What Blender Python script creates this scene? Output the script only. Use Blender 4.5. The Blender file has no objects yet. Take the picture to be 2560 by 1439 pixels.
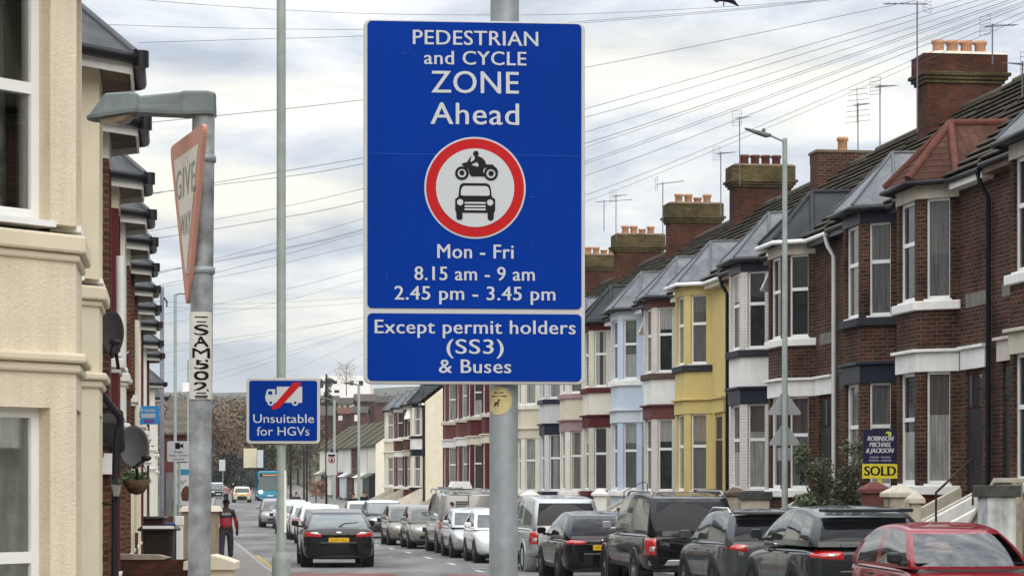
import bpy, math, random
from mathutils import Vector, Matrix
random.seed(11)
sc = bpy.context.scene
COL = sc.collection
# ---------------------------------------------------------------- camera
F, HZ, CX, EYE = 6000.0, 1203.0, 1280.0, 2.0        # focal length and horizon in photo pixels, eye height in metres
cd = bpy.data.cameras.new('camera'); cam = bpy.data.objects.new('camera', cd); COL.objects.link(cam)
cam.location = (0, 0, EYE); cam.rotation_euler = (math.radians(90), 0, 0)
cd.sensor_width = 36.0; cd.lens = F/2560*36.0; cd.shift_y = (HZ-719.5)/2560
cd.clip_start = 0.2; cd.clip_end = 9000
sc.camera = cam
# ---------------------------------------------------------------- world: nishita sky behind a broken cloud deck
SUN_EL, SUN_AZ = math.radians(30), math.radians(166)   # veiled sun behind the camera, to the right
w = bpy.data.worlds.new('World'); sc.world = w; w.use_nodes = True
nt = w.node_tree; nt.nodes.clear()
def N(tree, t, **kw):
    n = tree.nodes.new(t)
    for k, v in kw.items():
        if k == 'inp':
            for i, val in v.items(): n.inputs[i].default_value = val
        else: setattr(n, k, v)
    return n
out = N(nt, 'ShaderNodeOutputWorld')
sky = N(nt, 'ShaderNodeTexSky', sky_type='NISHITA'); sky.sun_disc = False
sky.sun_elevation = SUN_EL; sky.sun_rotation = SUN_AZ
bg1 = N(nt, 'ShaderNodeBackground', inp={1: 0.10}); nt.links.new(sky.outputs[0], bg1.inputs[0])
tc = N(nt, 'ShaderNodeTexCoord')
sep = N(nt, 'ShaderNodeSeparateXYZ'); nt.links.new(tc.outputs['Generated'], sep.inputs[0])
def wmath(op, a, b=None, c=None):
    n = N(nt, 'ShaderNodeMath', operation=op)
    for i, v in enumerate((a, b, c)):
        if v is None: continue
        if hasattr(v, 'links'): nt.links.new(v, n.inputs[i])
        else: n.inputs[i].default_value = v
    return n.outputs[0]
zc = wmath('MAXIMUM', sep.outputs[2], 0.0)
mp = N(nt, 'ShaderNodeMapping'); mp.inputs['Scale'].default_value = (7.5, 7.5, 24.0); mp.inputs['Location'].default_value = (3.1, 1.7, 0.37)
nt.links.new(tc.outputs['Generated'], mp.inputs[0])
n1 = N(nt, 'ShaderNodeTexNoise', inp={2: 1.0, 3: 9.0, 4: 0.62}); n1.inputs['Distortion'].default_value = .45; nt.links.new(mp.outputs[0], n1.inputs['Vector'])
mp2 = N(nt, 'ShaderNodeMapping'); mp2.inputs['Scale'].default_value = (4.0, 4.0, 22.0); mp2.inputs['Location'].default_value = (9.3, 4.2, 2.15)
nt.links.new(tc.outputs['Generated'], mp2.inputs[0])
n2 = N(nt, 'ShaderNodeTexNoise', inp={2: 1.0, 3: 6.0, 4: 0.55}); nt.links.new(mp2.outputs[0], n2.inputs['Vector'])
cr = N(nt, 'ShaderNodeValToRGB'); nt.links.new(n1.outputs[0], cr.inputs[0])
e = cr.color_ramp.elements
e[0].position = .36; e[0].color = (.39, .425, .49, 1)
e[1].position = .68; e[1].color = (.90, .90, .87, 1)
x = e.new(.465); x.color = (.51, .55, .605, 1)
x = e.new(.555); x.color = (.67, .69, .705, 1)
cr2 = N(nt, 'ShaderNodeValToRGB'); nt.links.new(n2.outputs[0], cr2.inputs[0])
cr2.color_ramp.elements[0].position = .49; cr2.color_ramp.elements[0].color = (0, 0, 0, 1)
cr2.color_ramp.elements[1].position = .62; cr2.color_ramp.elements[1].color = (1, 1, 1, 1)
mixw = N(nt, 'ShaderNodeMixRGB'); mixw.inputs[2].default_value = (1.0, .93, .76, 1)
zfade = wmath('MULTIPLY_ADD', zc, -4.0, 1.2)
warm = wmath('MULTIPLY', cr2.outputs[0], wmath('MAXIMUM', wmath('MINIMUM', zfade, .85), .12))
nt.links.new(warm, mixw.inputs[0]); nt.links.new(cr.outputs[0], mixw.inputs[1])
# CIE overcast brightening towards the zenith, unseen sky behind the camera dimmed to darken reflections
grad = wmath('MULTIPLY_ADD', wmath('POWER', zc, 1.5), 2.9, 0.83)
back = wmath('MULTIPLY_ADD', wmath('MAXIMUM', wmath('MULTIPLY', sep.outputs[1], -1.0), 0.0), -0.30, grad)
bg2 = N(nt, 'ShaderNodeBackground'); nt.links.new(mixw.outputs[0], bg2.inputs[0]); nt.links.new(back, bg2.inputs[1])
mixs = N(nt, 'ShaderNodeMixShader'); mixs.inputs[0].default_value = .93
nt.links.new(bg1.outputs[0], mixs.inputs[1]); nt.links.new(bg2.outputs[0], mixs.inputs[2])
nt.links.new(mixs.outputs[0], out.inputs[0])
sd = bpy.data.lights.new('sun', 'SUN'); sun = bpy.data.objects.new('sun', sd); COL.objects.link(sun)
sd.energy = 1.5; sd.angle = math.radians(55); sd.color = (1, .93, .82)
sdir = Vector((math.sin(SUN_AZ)*math.cos(SUN_EL), math.cos(SUN_AZ)*math.cos(SUN_EL), math.sin(SUN_EL)))
sun.rotation_euler = (-sdir).to_track_quat('-Z', 'Y').to_euler()
vs = sc.view_settings; vs.view_transform = 'Standard'; vs.look = 'None'; vs.exposure = 0.45; vs.gamma = 1; vs.use_curve_mapping = False
try: sc.cycles.max_bounces = 6; sc.cycles.transparent_max_bounces = 8
except Exception: pass
# ---------------------------------------------------------------- geometry helpers
ANG = math.radians(8.06)                    # the street runs 8 degrees left of the view axis
U = Vector((-math.sin(ANG), math.cos(ANG))); V = Vector((math.cos(ANG), math.sin(ANG)))
def SL(s, l, z=0): p = U*s + V*l; return Vector((p.x, p.y, z))
def PX(px, py, d): return Vector(((px-CX)*d/F, d, EYE+(HZ-py)*d/F))
def lerpt(t, x):
    if x <= t[0][0]: return t[0][1]
    for (a, b), (c, d) in zip(t, t[1:]):
        if x <= c: return b+(d-b)*(x-a)/(c-a)
    return t[-1][1]
GZ = [(0, 0), (40, 0), (60, -.22), (75, -.27), (103, -.43), (140, -.4), (200, -.2), (245, 0), (300, .6), (340, 1.5)]
def gz(d): return lerpt(GZ, d)
def PG(px, d, up=0): return Vector(((px-CX)*d/F, d, gz(d)+up))
class MB:
    def __init__(s): s.v = []; s.f = []; s.m = []; s.s = []; s.T = None
    def add(s, vs, fs, m=0, sm=False):
        o = len(s.v)
        for p in vs:
            p = Vector(p); s.v.append(tuple(s.T @ p) if s.T is not None else tuple(p))
        for f in fs: s.f.append([o+i for i in f]); s.m.append(m); s.s.append(sm)
        return s
    def box(s, x0, x1, y0, y1, z0, z1, m=0):
        return s.add([(x0,y0,z0),(x1,y0,z0),(x1,y1,z0),(x0,y1,z0),(x0,y0,z1),(x1,y0,z1),(x1,y1,z1),(x0,y1,z1)],
                     [(0,3,2,1),(4,5,6,7),(0,1,5,4),(1,2,6,5),(2,3,7,6),(3,0,4,7)], m)
    def prism(s, poly, a, b, ax='z', m=0, scale=1.0):
        n = len(poly); cx = sum(p[0] for p in poly)/n; cy = sum(p[1] for p in poly)/n
        def P(p, h):
            return {'z': (p[0], p[1], h), 'y': (p[0], h, p[1]), 'x': (h, p[0], p[1])}[ax]
        lo = [P(p, a) for p in poly]; hi = [P((cx+(p[0]-cx)*scale, cy+(p[1]-cy)*scale), b) for p in poly]
        return s.add(lo+hi, [tuple(range(n))[::-1], tuple(range(n, 2*n))]+[(i, (i+1) % n, n+(i+1) % n, n+i) for i in range(n)], m)
    def tube(s, pts, r, n=8, m=0, caps=True, sm=True):
        pts = [Vector(p) for p in pts]; rs = r if isinstance(r, (list, tuple)) else [r]*len(pts)
        vs = []; fs = []
        up = Vector((0, 0, 1))
        for i, p in enumerate(pts):
            d = (pts[min(i+1, len(pts)-1)]-pts[max(i-1, 0)]).normalized()
            a = d.cross(up if abs(d.z) < .95 else Vector((0, 1, 0))).normalized(); b = a.cross(d).normalized()
            for k in range(n):
                t = 2*math.pi*k/n; vs.append(p+(a*math.cos(t)+b*math.sin(t))*rs[i])
        for i in range(len(pts)-1):
            for k in range(n): fs.append((i*n+k, i*n+(k+1) % n, (i+1)*n+(k+1) % n, (i+1)*n+k))
        s.add(vs, fs, m, sm)
        if caps: s.add(vs[:n]+vs[-n:], [tuple(range(n))[::-1], tuple(range(n, 2*n))], m)
        return s
    def lathe(s, prof, c=(0, 0, 0), ax='z', n=20, m=0, sm=True):
        vs = []; fs = []
        for r, h in prof:
            for k in range(n):
                t = 2*math.pi*k/n; a, b = r*math.cos(t), r*math.sin(t)
                p = {'z': (a, b, h), 'x': (h, a, b), 'y': (a, h, b)}[ax]
                vs.append((p[0]+c[0], p[1]+c[1], p[2]+c[2]))
        for i in range(len(prof)-1):
            for k in range(n): fs.append((i*n+k, i*n+(k+1) % n, (i+1)*n+(k+1) % n, (i+1)*n+k))
        s.add(vs, fs, m, sm)
        return s.add(vs[:n]+vs[-n:], [tuple(range(n))[::-1], tuple(range(n, 2*n))], m)
    def ball(s, c, r, n=10, m=0):
        r = r if isinstance(r, (tuple, list)) else (r, r, r)
        vs = []; fs = []
        for i in range(n+1):
            ph = math.pi*i/n
            for k in range(2*n):
                t = math.pi*k/n; vs.append((c[0]+r[0]*math.sin(ph)*math.cos(t), c[1]+r[1]*math.sin(ph)*math.sin(t), c[2]+r[2]*math.cos(ph)))
        for i in range(n):
            for k in range(2*n): fs.append((i*2*n+k, (i+1)*2*n+k, (i+1)*2*n+(k+1) % (2*n), i*2*n+(k+1) % (2*n)))
        return s.add(vs, fs, m, True)
    def loft(s, rings, closed=True, m=0, sm=True, caps=True):
        n = len(rings[0]); vs = [p for r in rings for p in r]; fs = []
        for i in range(len(rings)-1):
            for k in range(n if closed else n-1): fs.append((i*n+k, i*n+(k+1) % n, (i+1)*n+(k+1) % n, (i+1)*n+k))
        if caps: fs += [tuple(range(n))[::-1], tuple(range(len(vs)-n, len(vs)))]
        return s.add(vs, fs, m, sm)
    def build(s, name, mats, parent=None, bevel=0, sub=0, recalc=True):
        me = bpy.data.meshes.new(name); me.from_pydata(s.v, [], s.f)
        for m in (mats if isinstance(mats, (list, tuple)) else [mats]): me.materials.append(m)
        for p, mi, sm in zip(me.polygons, s.m, s.s): p.material_index = mi; p.use_smooth = sm
        if recalc:
            import bmesh
            bm = bmesh.new(); bm.from_mesh(me)
            if sub: bmesh.ops.remove_doubles(bm, verts=bm.verts, dist=1e-5)
            bmesh.ops.recalc_face_normals(bm, faces=bm.faces); bm.to_mesh(me); bm.free()
        me.update()
        o = bpy.data.objects.new(name, me); COL.objects.link(o)
        if parent: o.parent = parent
        if sub: q = o.modifiers.new('sub', 'SUBSURF'); q.levels = sub; q.render_levels = sub
        if bevel: q = o.modifiers.new('bev', 'BEVEL'); q.width = bevel; q.segments = 2; q.limit_method = 'ANGLE'; q.angle_limit = math.radians(35)
        return o
def tag(o, label, cat, group=None):
    o['label'] = label; o['category'] = cat
    if group: o['group'] = group
    return o
def thing(name, label, cat, loc, rz=0, group=None):
    o = bpy.data.objects.new(name, None); COL.objects.link(o); o.location = loc; o.rotation_euler = (0, 0, rz); o.empty_display_size = .2
    return tag(o, label, cat, group)
def struct(o, kind='structure'): o['kind'] = kind; return o
def copy_tree(o, parent=None):
    c = o.copy(); COL.objects.link(c)
    if parent: c.parent = parent; c.matrix_parent_inverse = o.matrix_parent_inverse
    for ch in [q for q in bpy.data.objects if q.parent == o and q != c]: copy_tree(ch, c)
    return c
def rr(w, h, r, n=5, cx=0, cy=0):
    P = []
    for (x, y, a) in ((w/2-r, h/2-r, 0), (-w/2+r, h/2-r, 90), (-w/2+r, -h/2+r, 180), (w/2-r, -h/2+r, 270)):
        for i in range(n+1):
            t = math.radians(a+90*i/n); P.append((cx+x+r*math.cos(t), cy+y+r*math.sin(t)))
    return P
def circ(cx, cy, r, n=40): return [(cx+r*math.cos(2*math.pi*i/n), cy+r*math.sin(2*math.pi*i/n)) for i in range(n)]
_tcache = {}
def text_geo(body, bold, space=1.0):
    key = (body, bold, space)
    if key in _tcache: return _tcache[key]
    cu = bpy.data.curves.new('t', 'FONT'); cu.body = body; cu.offset = bold; cu.resolution_u = 4; cu.size = 1.0; cu.space_character = space
    o = bpy.data.objects.new('t', cu); COL.objects.link(o)
    dg = bpy.context.evaluated_depsgraph_get(); dg.update()
    me = bpy.data.meshes.new_from_object(o.evaluated_get(dg))
    r = ([tuple(v.co) for v in me.vertices], [tuple(p.vertices) for p in me.polygons])
    if bold:                                    # keep sharp corners from shooting out where the outline is thickened
        v0, f0 = text_geo(body, 0, space)
        if len(v0) == len(r[0]) and max((Vector(b)-Vector(a)).length for a, b in zip(v0, r[0])) > 6*bold:
            vv = []
            for a, b in zip(v0, r[0]):
                d = Vector(b)-Vector(a); L = d.length
                if L > 2.2*bold: d *= (1.4*bold)/L if L < 6*bold else 0
                vv.append(tuple(Vector(a)+d))
            r = (vv, f0)
    bpy.data.objects.remove(o); bpy.data.curves.remove(cu); bpy.data.meshes.remove(me)
    _tcache[key] = r; return r
def cap_h(bold):
    v, f = text_geo('H', bold); ys = [p[1] for p in v]; return min(ys), max(ys)
def heavy(mb, body, x0, x1, base, cap, y, m=0, dx=.0):
    for i, k in enumerate((-1, -.33, .33, 1)): text(mb, body, x0+dx*(1+k), x1-dx*(1-k), base, cap, y-.0005*i, .012, m)
def text(mb, body, x0, x1, base, cap, y=0.0, bold=.02, m=0, flip=1, space=1.0):
    """letters in the XZ plane facing -Y, from x0 to x1, caps 'cap' high standing on 'base'"""
    v, f = text_geo(body, bold, space); lo, hi = cap_h(bold)
    xs = [p[0] for p in v]; a, b = min(xs), max(xs); k = (x1-x0)/(b-a); kz = cap/(hi-lo)
    mb.add([(x0+(p[0]-a)*k, y, base+(p[1]-lo)*kz) for p in v], f, m)
# ---------------------------------------------------------------- materials
def S(r, g, b, k=1.0):
    def c(u): u /= 255.0; return (u/12.92 if u <= .04045 else ((u+.055)/1.055)**2.4)*k
    return (c(r), c(g), c(b))
_m = {}
def newmat(name):
    m = bpy.data.materials.new(name); m.use_nodes = True
    return m, m.node_tree, m.node_tree.nodes['Principled BSDF']
def mat(name, col, rough=.7, metal=0, var=.12, vs=2.0, bump=0, bs=80, coat=0, emit=0, spec=None, streak=0):
    if name in _m: return _m[name]
    if spec is None: spec = .5 if (metal > .5 or rough < .3) else (.10 if rough >= .55 else .22)
    m, t, b = newmat(name)
    b.inputs['Base Color'].default_value = (*col, 1); b.inputs['Roughness'].default_value = rough; b.inputs['Metallic'].default_value = metal
    b.inputs['Specular IOR Level'].default_value = spec
    if coat: b.inputs['Coat Weight'].default_value = coat; b.inputs['Coat Roughness'].default_value = .04
    if emit: b.inputs['Emission Color'].default_value = (*col, 1); b.inputs['Emission Strength'].default_value = emit
    if var or bump:
        g = N(t, 'ShaderNodeNewGeometry')
    if var:
        n = N(t, 'ShaderNodeTexNoise', inp={2: vs, 3: 8.0, 4: .62}); t.links.new(g.outputs['Position'], n.inputs['Vector'])
        src = n.outputs[0]
        if streak:
            mpn = N(t, 'ShaderNodeMapping'); mpn.inputs['Scale'].default_value = (6, 6, .5); t.links.new(g.outputs['Position'], mpn.inputs[0])
            n3 = N(t, 'ShaderNodeTexNoise', inp={2: 1.5, 3: 5.0, 4: .6}); t.links.new(mpn.outputs[0], n3.inputs['Vector'])
            ad = N(t, 'ShaderNodeMath', operation='ADD'); t.links.new(src, ad.inputs[0])
            ml = N(t, 'ShaderNodeMath', operation='MULTIPLY_ADD', inp={1: streak, 2: -.5*streak}); t.links.new(n3.outputs[0], ml.inputs[0]); t.links.new(ml.outputs[0], ad.inputs[1]); src = ad.outputs[0]
        r = N(t, 'ShaderNodeValToRGB'); t.links.new(src, r.inputs[0])
        r.color_ramp.elements[0].position = .25; r.color_ramp.elements[1].position = .75
        r.color_ramp.elements[0].color = (*[c*(1-var*1.5) for c in col], 1); r.color_ramp.elements[1].color = (*[min(c*(1+var), 1) for c in col], 1)
        t.links.new(r.outputs[0], b.inputs['Base Color'])
    if bump:
        n2 = N(t, 'ShaderNodeTexNoise', inp={2: bs, 3: 6.0, 4: .6}); t.links.new(g.outputs['Position'], n2.inputs['Vector'])
        bp = N(t, 'ShaderNodeBump', inp={'Strength': bump, 'Distance': .02}); t.links.new(n2.outputs[0], bp.inputs['Height']); t.links.new(bp.outputs[0], b.inputs['Normal'])
    _m[name] = m; return m
def wall_uv(t, roof=False):
    g = N(t, 'ShaderNodeNewGeometry')
    cb = N(t, 'ShaderNodeCombineXYZ')
    cr = N(t, 'ShaderNodeVectorMath', operation='CROSS_PRODUCT'); t.links.new(g.outputs['True Normal'], cr.inputs[0]); cr.inputs[1].default_value = (0, 0, 1)
    nm = N(t, 'ShaderNodeVectorMath', operation='NORMALIZE'); t.links.new(cr.outputs[0], nm.inputs[0])
    d = N(t, 'ShaderNodeVectorMath', operation='DOT_PRODUCT'); t.links.new(nm.outputs[0], d.inputs[0]); t.links.new(g.outputs['Position'], d.inputs[1])
    s = N(t, 'ShaderNodeSeparateXYZ'); t.links.new(g.outputs['Position'], s.inputs[0])
    t.links.new(d.outputs['Value'], cb.inputs[0]); t.links.new(s.outputs[2], cb.inputs[1])
    return cb.outputs[0], g
def brick(name, c1, c2, mortar, bw=.225, bh=.075, ms=.012, var=.25, bump=.4, rough=.85, dark=None):
    if name in _m: return _m[name]
    m, t, b = newmat(name); b.inputs['Roughness'].default_value = rough; b.inputs['Specular IOR Level'].default_value = .08
    uv, g = wall_uv(t)
    k = N(t, 'ShaderNodeTexBrick'); t.links.new(uv, k.inputs['Vector'])
    k.inputs['Color1'].default_value = (*c1, 1); k.inputs['Color2'].default_value = (*c2, 1); k.inputs['Mortar'].default_value = (*mortar, 1)
    k.inputs['Scale'].default_value = 1; k.inputs['Mortar Size'].default_value = ms; k.inputs['Brick Width'].default_value = bw; k.inputs['Row Height'].default_value = bh; k.inputs['Mortar Smooth'].default_value = .3; k.inputs['Bias'].default_value = .05
    n = N(t, 'ShaderNodeTexNoise', inp={2: .85, 3: 10.0, 4: .70}); t.links.new(g.outputs['Position'], n.inputs['Vector'])
    r = N(t, 'ShaderNodeValToRGB'); t.links.new(n.outputs[0], r.inputs[0])
    lo = 1-var*1.6; r.color_ramp.elements[0].position = .3; r.color_ramp.elements[1].position = .7
    r.color_ramp.elements[0].color = (lo, lo, lo, 1) if dark is None else (*dark, 1); h = 1+var*.6; r.color_ramp.elements[1].color = (h, h, h, 1)
    mx = N(t, 'ShaderNodeMixRGB', blend_type='MULTIPLY', inp={0: 1.0}); t.links.new(k.outputs[0], mx.inputs[1]); t.links.new(r.outputs[0], mx.inputs[2]); t.links.new(mx.outputs[0], b.inputs['Base Color'])
    bp = N(t, 'ShaderNodeBump', inp={'Strength': bump, 'Distance': .012}); t.links.new(k.outputs['Fac'], bp.inputs['Height']); bp.invert = True; t.links.new(bp.outputs[0], b.inputs['Normal'])
    _m[name] = m; return m
def tiles(name, c1, c2, gap, bw=.3, bh=.34):
    if name in _m: return _m[name]
    m, t, b = newmat(name); b.inputs['Roughness'].default_value = .85; b.inputs['Specular IOR Level'].default_value = .08
    tcn = N(t, 'ShaderNodeTexCoord')
    k = N(t, 'ShaderNodeTexBrick'); t.links.new(tcn.outputs['Object'], k.inputs['Vector'])
    k.inputs['Color1'].default_value = (*c1, 1); k.inputs['Color2'].default_value = (*c2, 1); k.inputs['Mortar'].default_value = (*gap, 1)
    k.inputs['Scale'].default_value = 1; k.inputs['Mortar Size'].default_value = .008; k.inputs['Brick Width'].default_value = bw; k.inputs['Row Height'].default_value = bh
    n = N(t, 'ShaderNodeTexNoise', inp={2: .9, 3: 10.0, 4: .7}); t.links.new(tcn.outputs['Object'], n.inputs['Vector'])
    r = N(t, 'ShaderNodeValToRGB'); t.links.new(n.outputs[0], r.inputs[0]); r.color_ramp.elements[0].position = .32; r.color_ramp.elements[1].position = .7
    r.color_ramp.elements[0].color = (.6, .6, .62, 1); r.color_ramp.elements[1].color = (1.3, 1.28, 1.15, 1)
    mx = N(t, 'ShaderNodeMixRGB', blend_type='MULTIPLY', inp={0: 1.0}); t.links.new(k.outputs[0], mx.inputs[1]); t.links.new(r.outputs[0], mx.inputs[2]); t.links.new(mx.outputs[0], b.inputs['Base Color'])
    _m[name] = m; return m
def pane(name, col, fold=None, rough=.05, spec=.5):
    """window glass over what hangs right behind it"""
    if name in _m: return _m[name]
    m, t, b = newmat(name); b.inputs['Roughness'].default_value = .6; b.inputs['Coat Weight'].default_value = .8; b.inputs['Coat Roughness'].default_value = .02; b.inputs['Specular IOR Level'].default_value = .05
    uv, g = wall_uv(t)
    mpn = N(t, 'ShaderNodeMapping'); mpn.inputs['Scale'].default_value = (14 if fold else 2.0, .6 if fold else 1.4, 1); t.links.new(uv, mpn.inputs[0])
    n = N(t, 'ShaderNodeTexNoise', inp={2: 1.6, 3: 5.0, 4: .6}); t.links.new(mpn.outputs[0], n.inputs['Vector'])
    r = N(t, 'ShaderNodeValToRGB'); t.links.new(n.outputs[0], r.inputs[0]); r.color_ramp.elements[0].position = .35; r.color_ramp.elements[1].position = .68
    f = fold or .5
    r.color_ramp.elements[0].color = (*[c*f for c in col], 1); r.color_ramp.elements[1].color = (*col, 1)
    t.links.new(r.outputs[0], b.inputs['Base Color']); _m[name] = m; return m
UPVC = mat('white_plastic', (.82, .82, .80), .35, var=.04)
WHITE = mat('white_paint', (.80, .79, .75), .6, var=.10, streak=.6)
STONE = mat('cream_stone', (.56, .51, .42), .8, var=.14, streak=.7)
BLACKP = mat('black_paint', (.012, .013, .017), .35, var=.2)
NAVY = mat('navy_paint', (.016, .02, .034), .45, var=.2)
DKSTONE = mat('dark_grey_sill', (.035, .037, .042), .6, var=.25)
BROWNSILL = mat('brown_sill', (.10, .062, .05), .75, var=.3)
MAROON = mat('maroon_paint', (.105, .022, .022), .6, var=.18)
MAROONL = mat('dusty_maroon_paint', (.15, .055, .05), .65, var=.15)
PINK = mat('dusty_pink_paint', (.36, .24, .25), .65, var=.12)
CREAM = mat('cream_render', (.66, .60, .47), .8, var=.07, streak=.35)
CREAMB = mat('pale_cream_paint', (.74, .70, .59), .75, var=.08, streak=.5)
YELLOW = mat('mustard_render', (.60, .47, .19), .75, var=.06, streak=.35)
BLUE = mat('pale_blue_render', (.53, .59, .68), .75, var=.05, streak=.3)
BLUEW = mat('bluish_white_paint', (.60, .64, .68), .7, var=.06, streak=.3)
LILAC = mat('lilac_white_paint', (.60, .59, .60), .7, var=.06, streak=.3)
LEAD = mat('lead_roof_sheet', (.135, .142, .155), .5, metal=.0, var=.34, vs=1.6, streak=.5)
LEADSEAM = mat('lead_roll', (.105, .112, .125), .5, metal=.0, var=.2)
FELT = mat('dark_slate_felt', (.035, .038, .042), .6, var=.3)
GUTTER = mat('black_gutter', (.014, .013, .015), .4, var=.3)
SOFFIT = mat('weathered_soffit', (.16, .12, .085), .8, var=.35)
BRICKR = brick('red_brick', (.115, .043, .026), (.050, .023, .016), (.125, .098, .076), bh=.08, ms=.013, var=.46)
BRICKL = brick('orange_brick', (.145, .052, .029), (.08, .031, .02), (.14, .10, .075), var=.36)
BRICKM = brick('maroon_brick', (.115, .028, .024), (.07, .02, .018), (.10, .05, .045), var=.2)
BRICKW = brick('white_painted_brick', (.74, .69, .64), (.70, .65, .60), (.55, .50, .46), var=.12, bump=.5)
BRICKC = brick('cream_painted_brick', (.73, .69, .59), (.70, .66, .56), (.56, .52, .43), var=.12, bump=.4)
BRICKY = brick('sooty_yellow_brick', (.16, .125, .05), (.10, .082, .04), (.05, .042, .03), var=.4, dark=(.28, .27, .25))
BRICKD = brick('sooty_red_brick', (.125, .042, .024), (.065, .025, .017), (.06, .045, .038), var=.35, dark=(.4, .38, .36))
TILE = tiles('grey_brown_tiles', (.125, .110, .090), (.092, .082, .068), (.025, .022, .018))
TILER = tiles('red_clay_tiles', (.092, .043, .032), (.062, .032, .026), (.05, .022, .017), .2, .17)
POT = mat('clay_pot', (.46, .25, .15), .8, var=.25, vs=5)
POTR = mat('red_clay_pot', (.115, .045, .035), .8, var=.25, vs=5)
G_DARK = pane('glass_dark_room', (.030, .030, .032))
G_GREY = pane('glass_over_net_curtain', (.36, .36, .34), .35)
G_BLIND = pane('glass_over_grey_blind', (.15, .15, .145), .45)
STEEL = mat('galvanised_steel', (.27, .295, .31), .5, metal=.35, var=.22, vs=9, streak=.5)
STEELG = mat('grey_green_painted_steel', (.27, .31, .29), .45, var=.14, vs=7, streak=.7)
RUBBER = mat('tyre_rubber', (.018, .018, .018), .85, var=.2)
BLACKPL = mat('black_plastic', (.016, .016, .017), .5, var=.15)
CHROME = mat('chrome', (.62, .63, .64), .15, metal=1, var=0)
ALLOY = mat('alloy_rim', (.32, .33, .34), .35, metal=.7, var=.1)
REDLENS = mat('red_lens', (.42, .012, .014), .12, var=.15, vs=14, coat=1)
CLEARLENS = mat('clear_lens', (.50, .50, .48), .08, metal=.5, var=.3, vs=18, coat=1)
YPLATE = mat('yellow_plate', (.70, .42, .02), .4, var=.03)
WPLATE = mat('white_plate', (.68, .68, .64), .4, var=.03)
ASPH = None
# ---------------------------------------------------------------- ground, road, pavements
def lk(s): return 2.35+max(0, s-80)**2*7e-5         # left kerb
def rk(s): return lerpt([(0, 10.9), (80, 10.9), (120, 11.3), (165, 13.0), (250, 13.4), (340, 14.5)], s)
HZT = [(0, 0), (300, .5), (340, 1.4), (420, 5), (600, 21), (900, 30), (1500, 42), (2500, 96), (3200, 98), (6000, 60)]
def strip(name, f0, f1, z, smp, m, thick=0):
    b = MB(); vs = []; fs = []
    for s in smp:
        for l in (f0(s), f1(s)):
            p = SL(s, l); vs.append((p.x, p.y, gz(p.y)+z))
    for i in range(len(smp)-1): fs.append((2*i, 2*i+2, 2*i+3, 2*i+1))
    if thick:
        o = len(vs)
        for p in list(vs): vs.append((p[0], p[1], p[2]-thick))
        n = len(smp)
        for i in range(n-1): fs += [(2*i, 2*i+2, o+2*i+2, o+2*i), (2*i+1, 2*i+3, o+2*i+3, o+2*i+1)]
        fs += [(0, 1, o+1, o), (2*n-2, 2*n-1, o+2*n-1, o+2*n-2)]
    b.add(vs, fs)
    return b.build(name, m)
def asphalt(name, c, patch):
    m, t, b = newmat(name); b.inputs['Roughness'].default_value = .8; b.inputs['Specular IOR Level'].default_value = .15
    g = N(t, 'ShaderNodeNewGeometry')
    mpn = N(t, 'ShaderNodeMapping'); mpn.inputs['Scale'].default_value = (1, .28, 1); mpn.inputs['Rotation'].default_value = (0, 0, -ANG); t.links.new(g.outputs['Position'], mpn.inputs[0])
    n = N(t, 'ShaderNodeTexNoise', inp={2: .55, 3: 10.0, 4: .66}); t.links.new(mpn.outputs[0], n.inputs['Vector'])
    r = N(t, 'ShaderNodeValToRGB'); t.links.new(n.outputs[0], r.inputs[0]); r.color_ramp.elements[0].position = .32; r.color_ramp.elements[1].position = .7
    r.color_ramp.elements[0].color = (*[k*.62 for k in c], 1); r.color_ramp.elements[1].color = (*patch, 1)
    v = N(t, 'ShaderNodeTexVoronoi', inp={2: 60.0}); t.links.new(g.outputs['Position'], v.inputs['Vector'])
    mx = N(t, 'ShaderNodeMixRGB', blend_type='MULTIPLY', inp={0: .25}); t.links.new(r.outputs[0], mx.inputs[1]); t.links.new(v.outputs['Color'], mx.inputs[2]); t.links.new(mx.outputs[0], b.inputs['Base Color'])
    bp = N(t, 'ShaderNodeBump', inp={'Strength': .4, 'Distance': .01}); t.links.new(v.outputs['Distance'], bp.inputs['Height']); t.links.new(bp.outputs[0], b.inputs['Normal'])
    return m
ROAD = asphalt('worn_asphalt', (.125, .122, .12), (.26, .25, .245))
REDTAR = asphalt('red_surfacing', (.22, .09, .085), (.30, .14, .13))
PAVE = brick('paving_flags', (.20, .18, .165), (.17, .155, .145), (.10, .09, .085), .6, .45, .012, .15, .2)
PAVE = mat('worn_paving', (.20, .185, .17), .85, var=.2, vs=3, bump=.2, bs=30)
KERB = mat('kerb_stone', (.27, .26, .245), .8, var=.2, vs=4)
YLINE = mat('worn_yellow_line', (.40, .28, .11), .8, var=.4, vs=5)
WLINE = mat('worn_white_line', (.58, .57, .54), .7, var=.3, vs=6)
GRASS = mat('hill_grass', (.075, .075, .052), .9, var=.4, vs=.02)
b = MB()
xs = [-2500, -1200, -600, -300, -150, -80, -40, -20, 0, 20, 40, 80, 150, 300, 600, 1200, 2500]
ys = [-60, 0, 20, 40, 60, 75, 103, 140, 200, 245, 300, 340, 420, 500, 600, 750, 900, 1200, 1500, 2000, 2500, 3200, 6000]
for y in ys:
    for x in xs:
        z = lerpt(GZ, y) if y <= 300 else lerpt(HZT, y)
        if y > 400: z += 6*math.sin(x*.006+y*.01)*min(1, (y-400)/600)
        if y > 1900: z += 12*math.sin(x*.0021+1)
        b.add([(x, y, z-.22)], [])
nx = len(xs)
b.add([], [])
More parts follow.
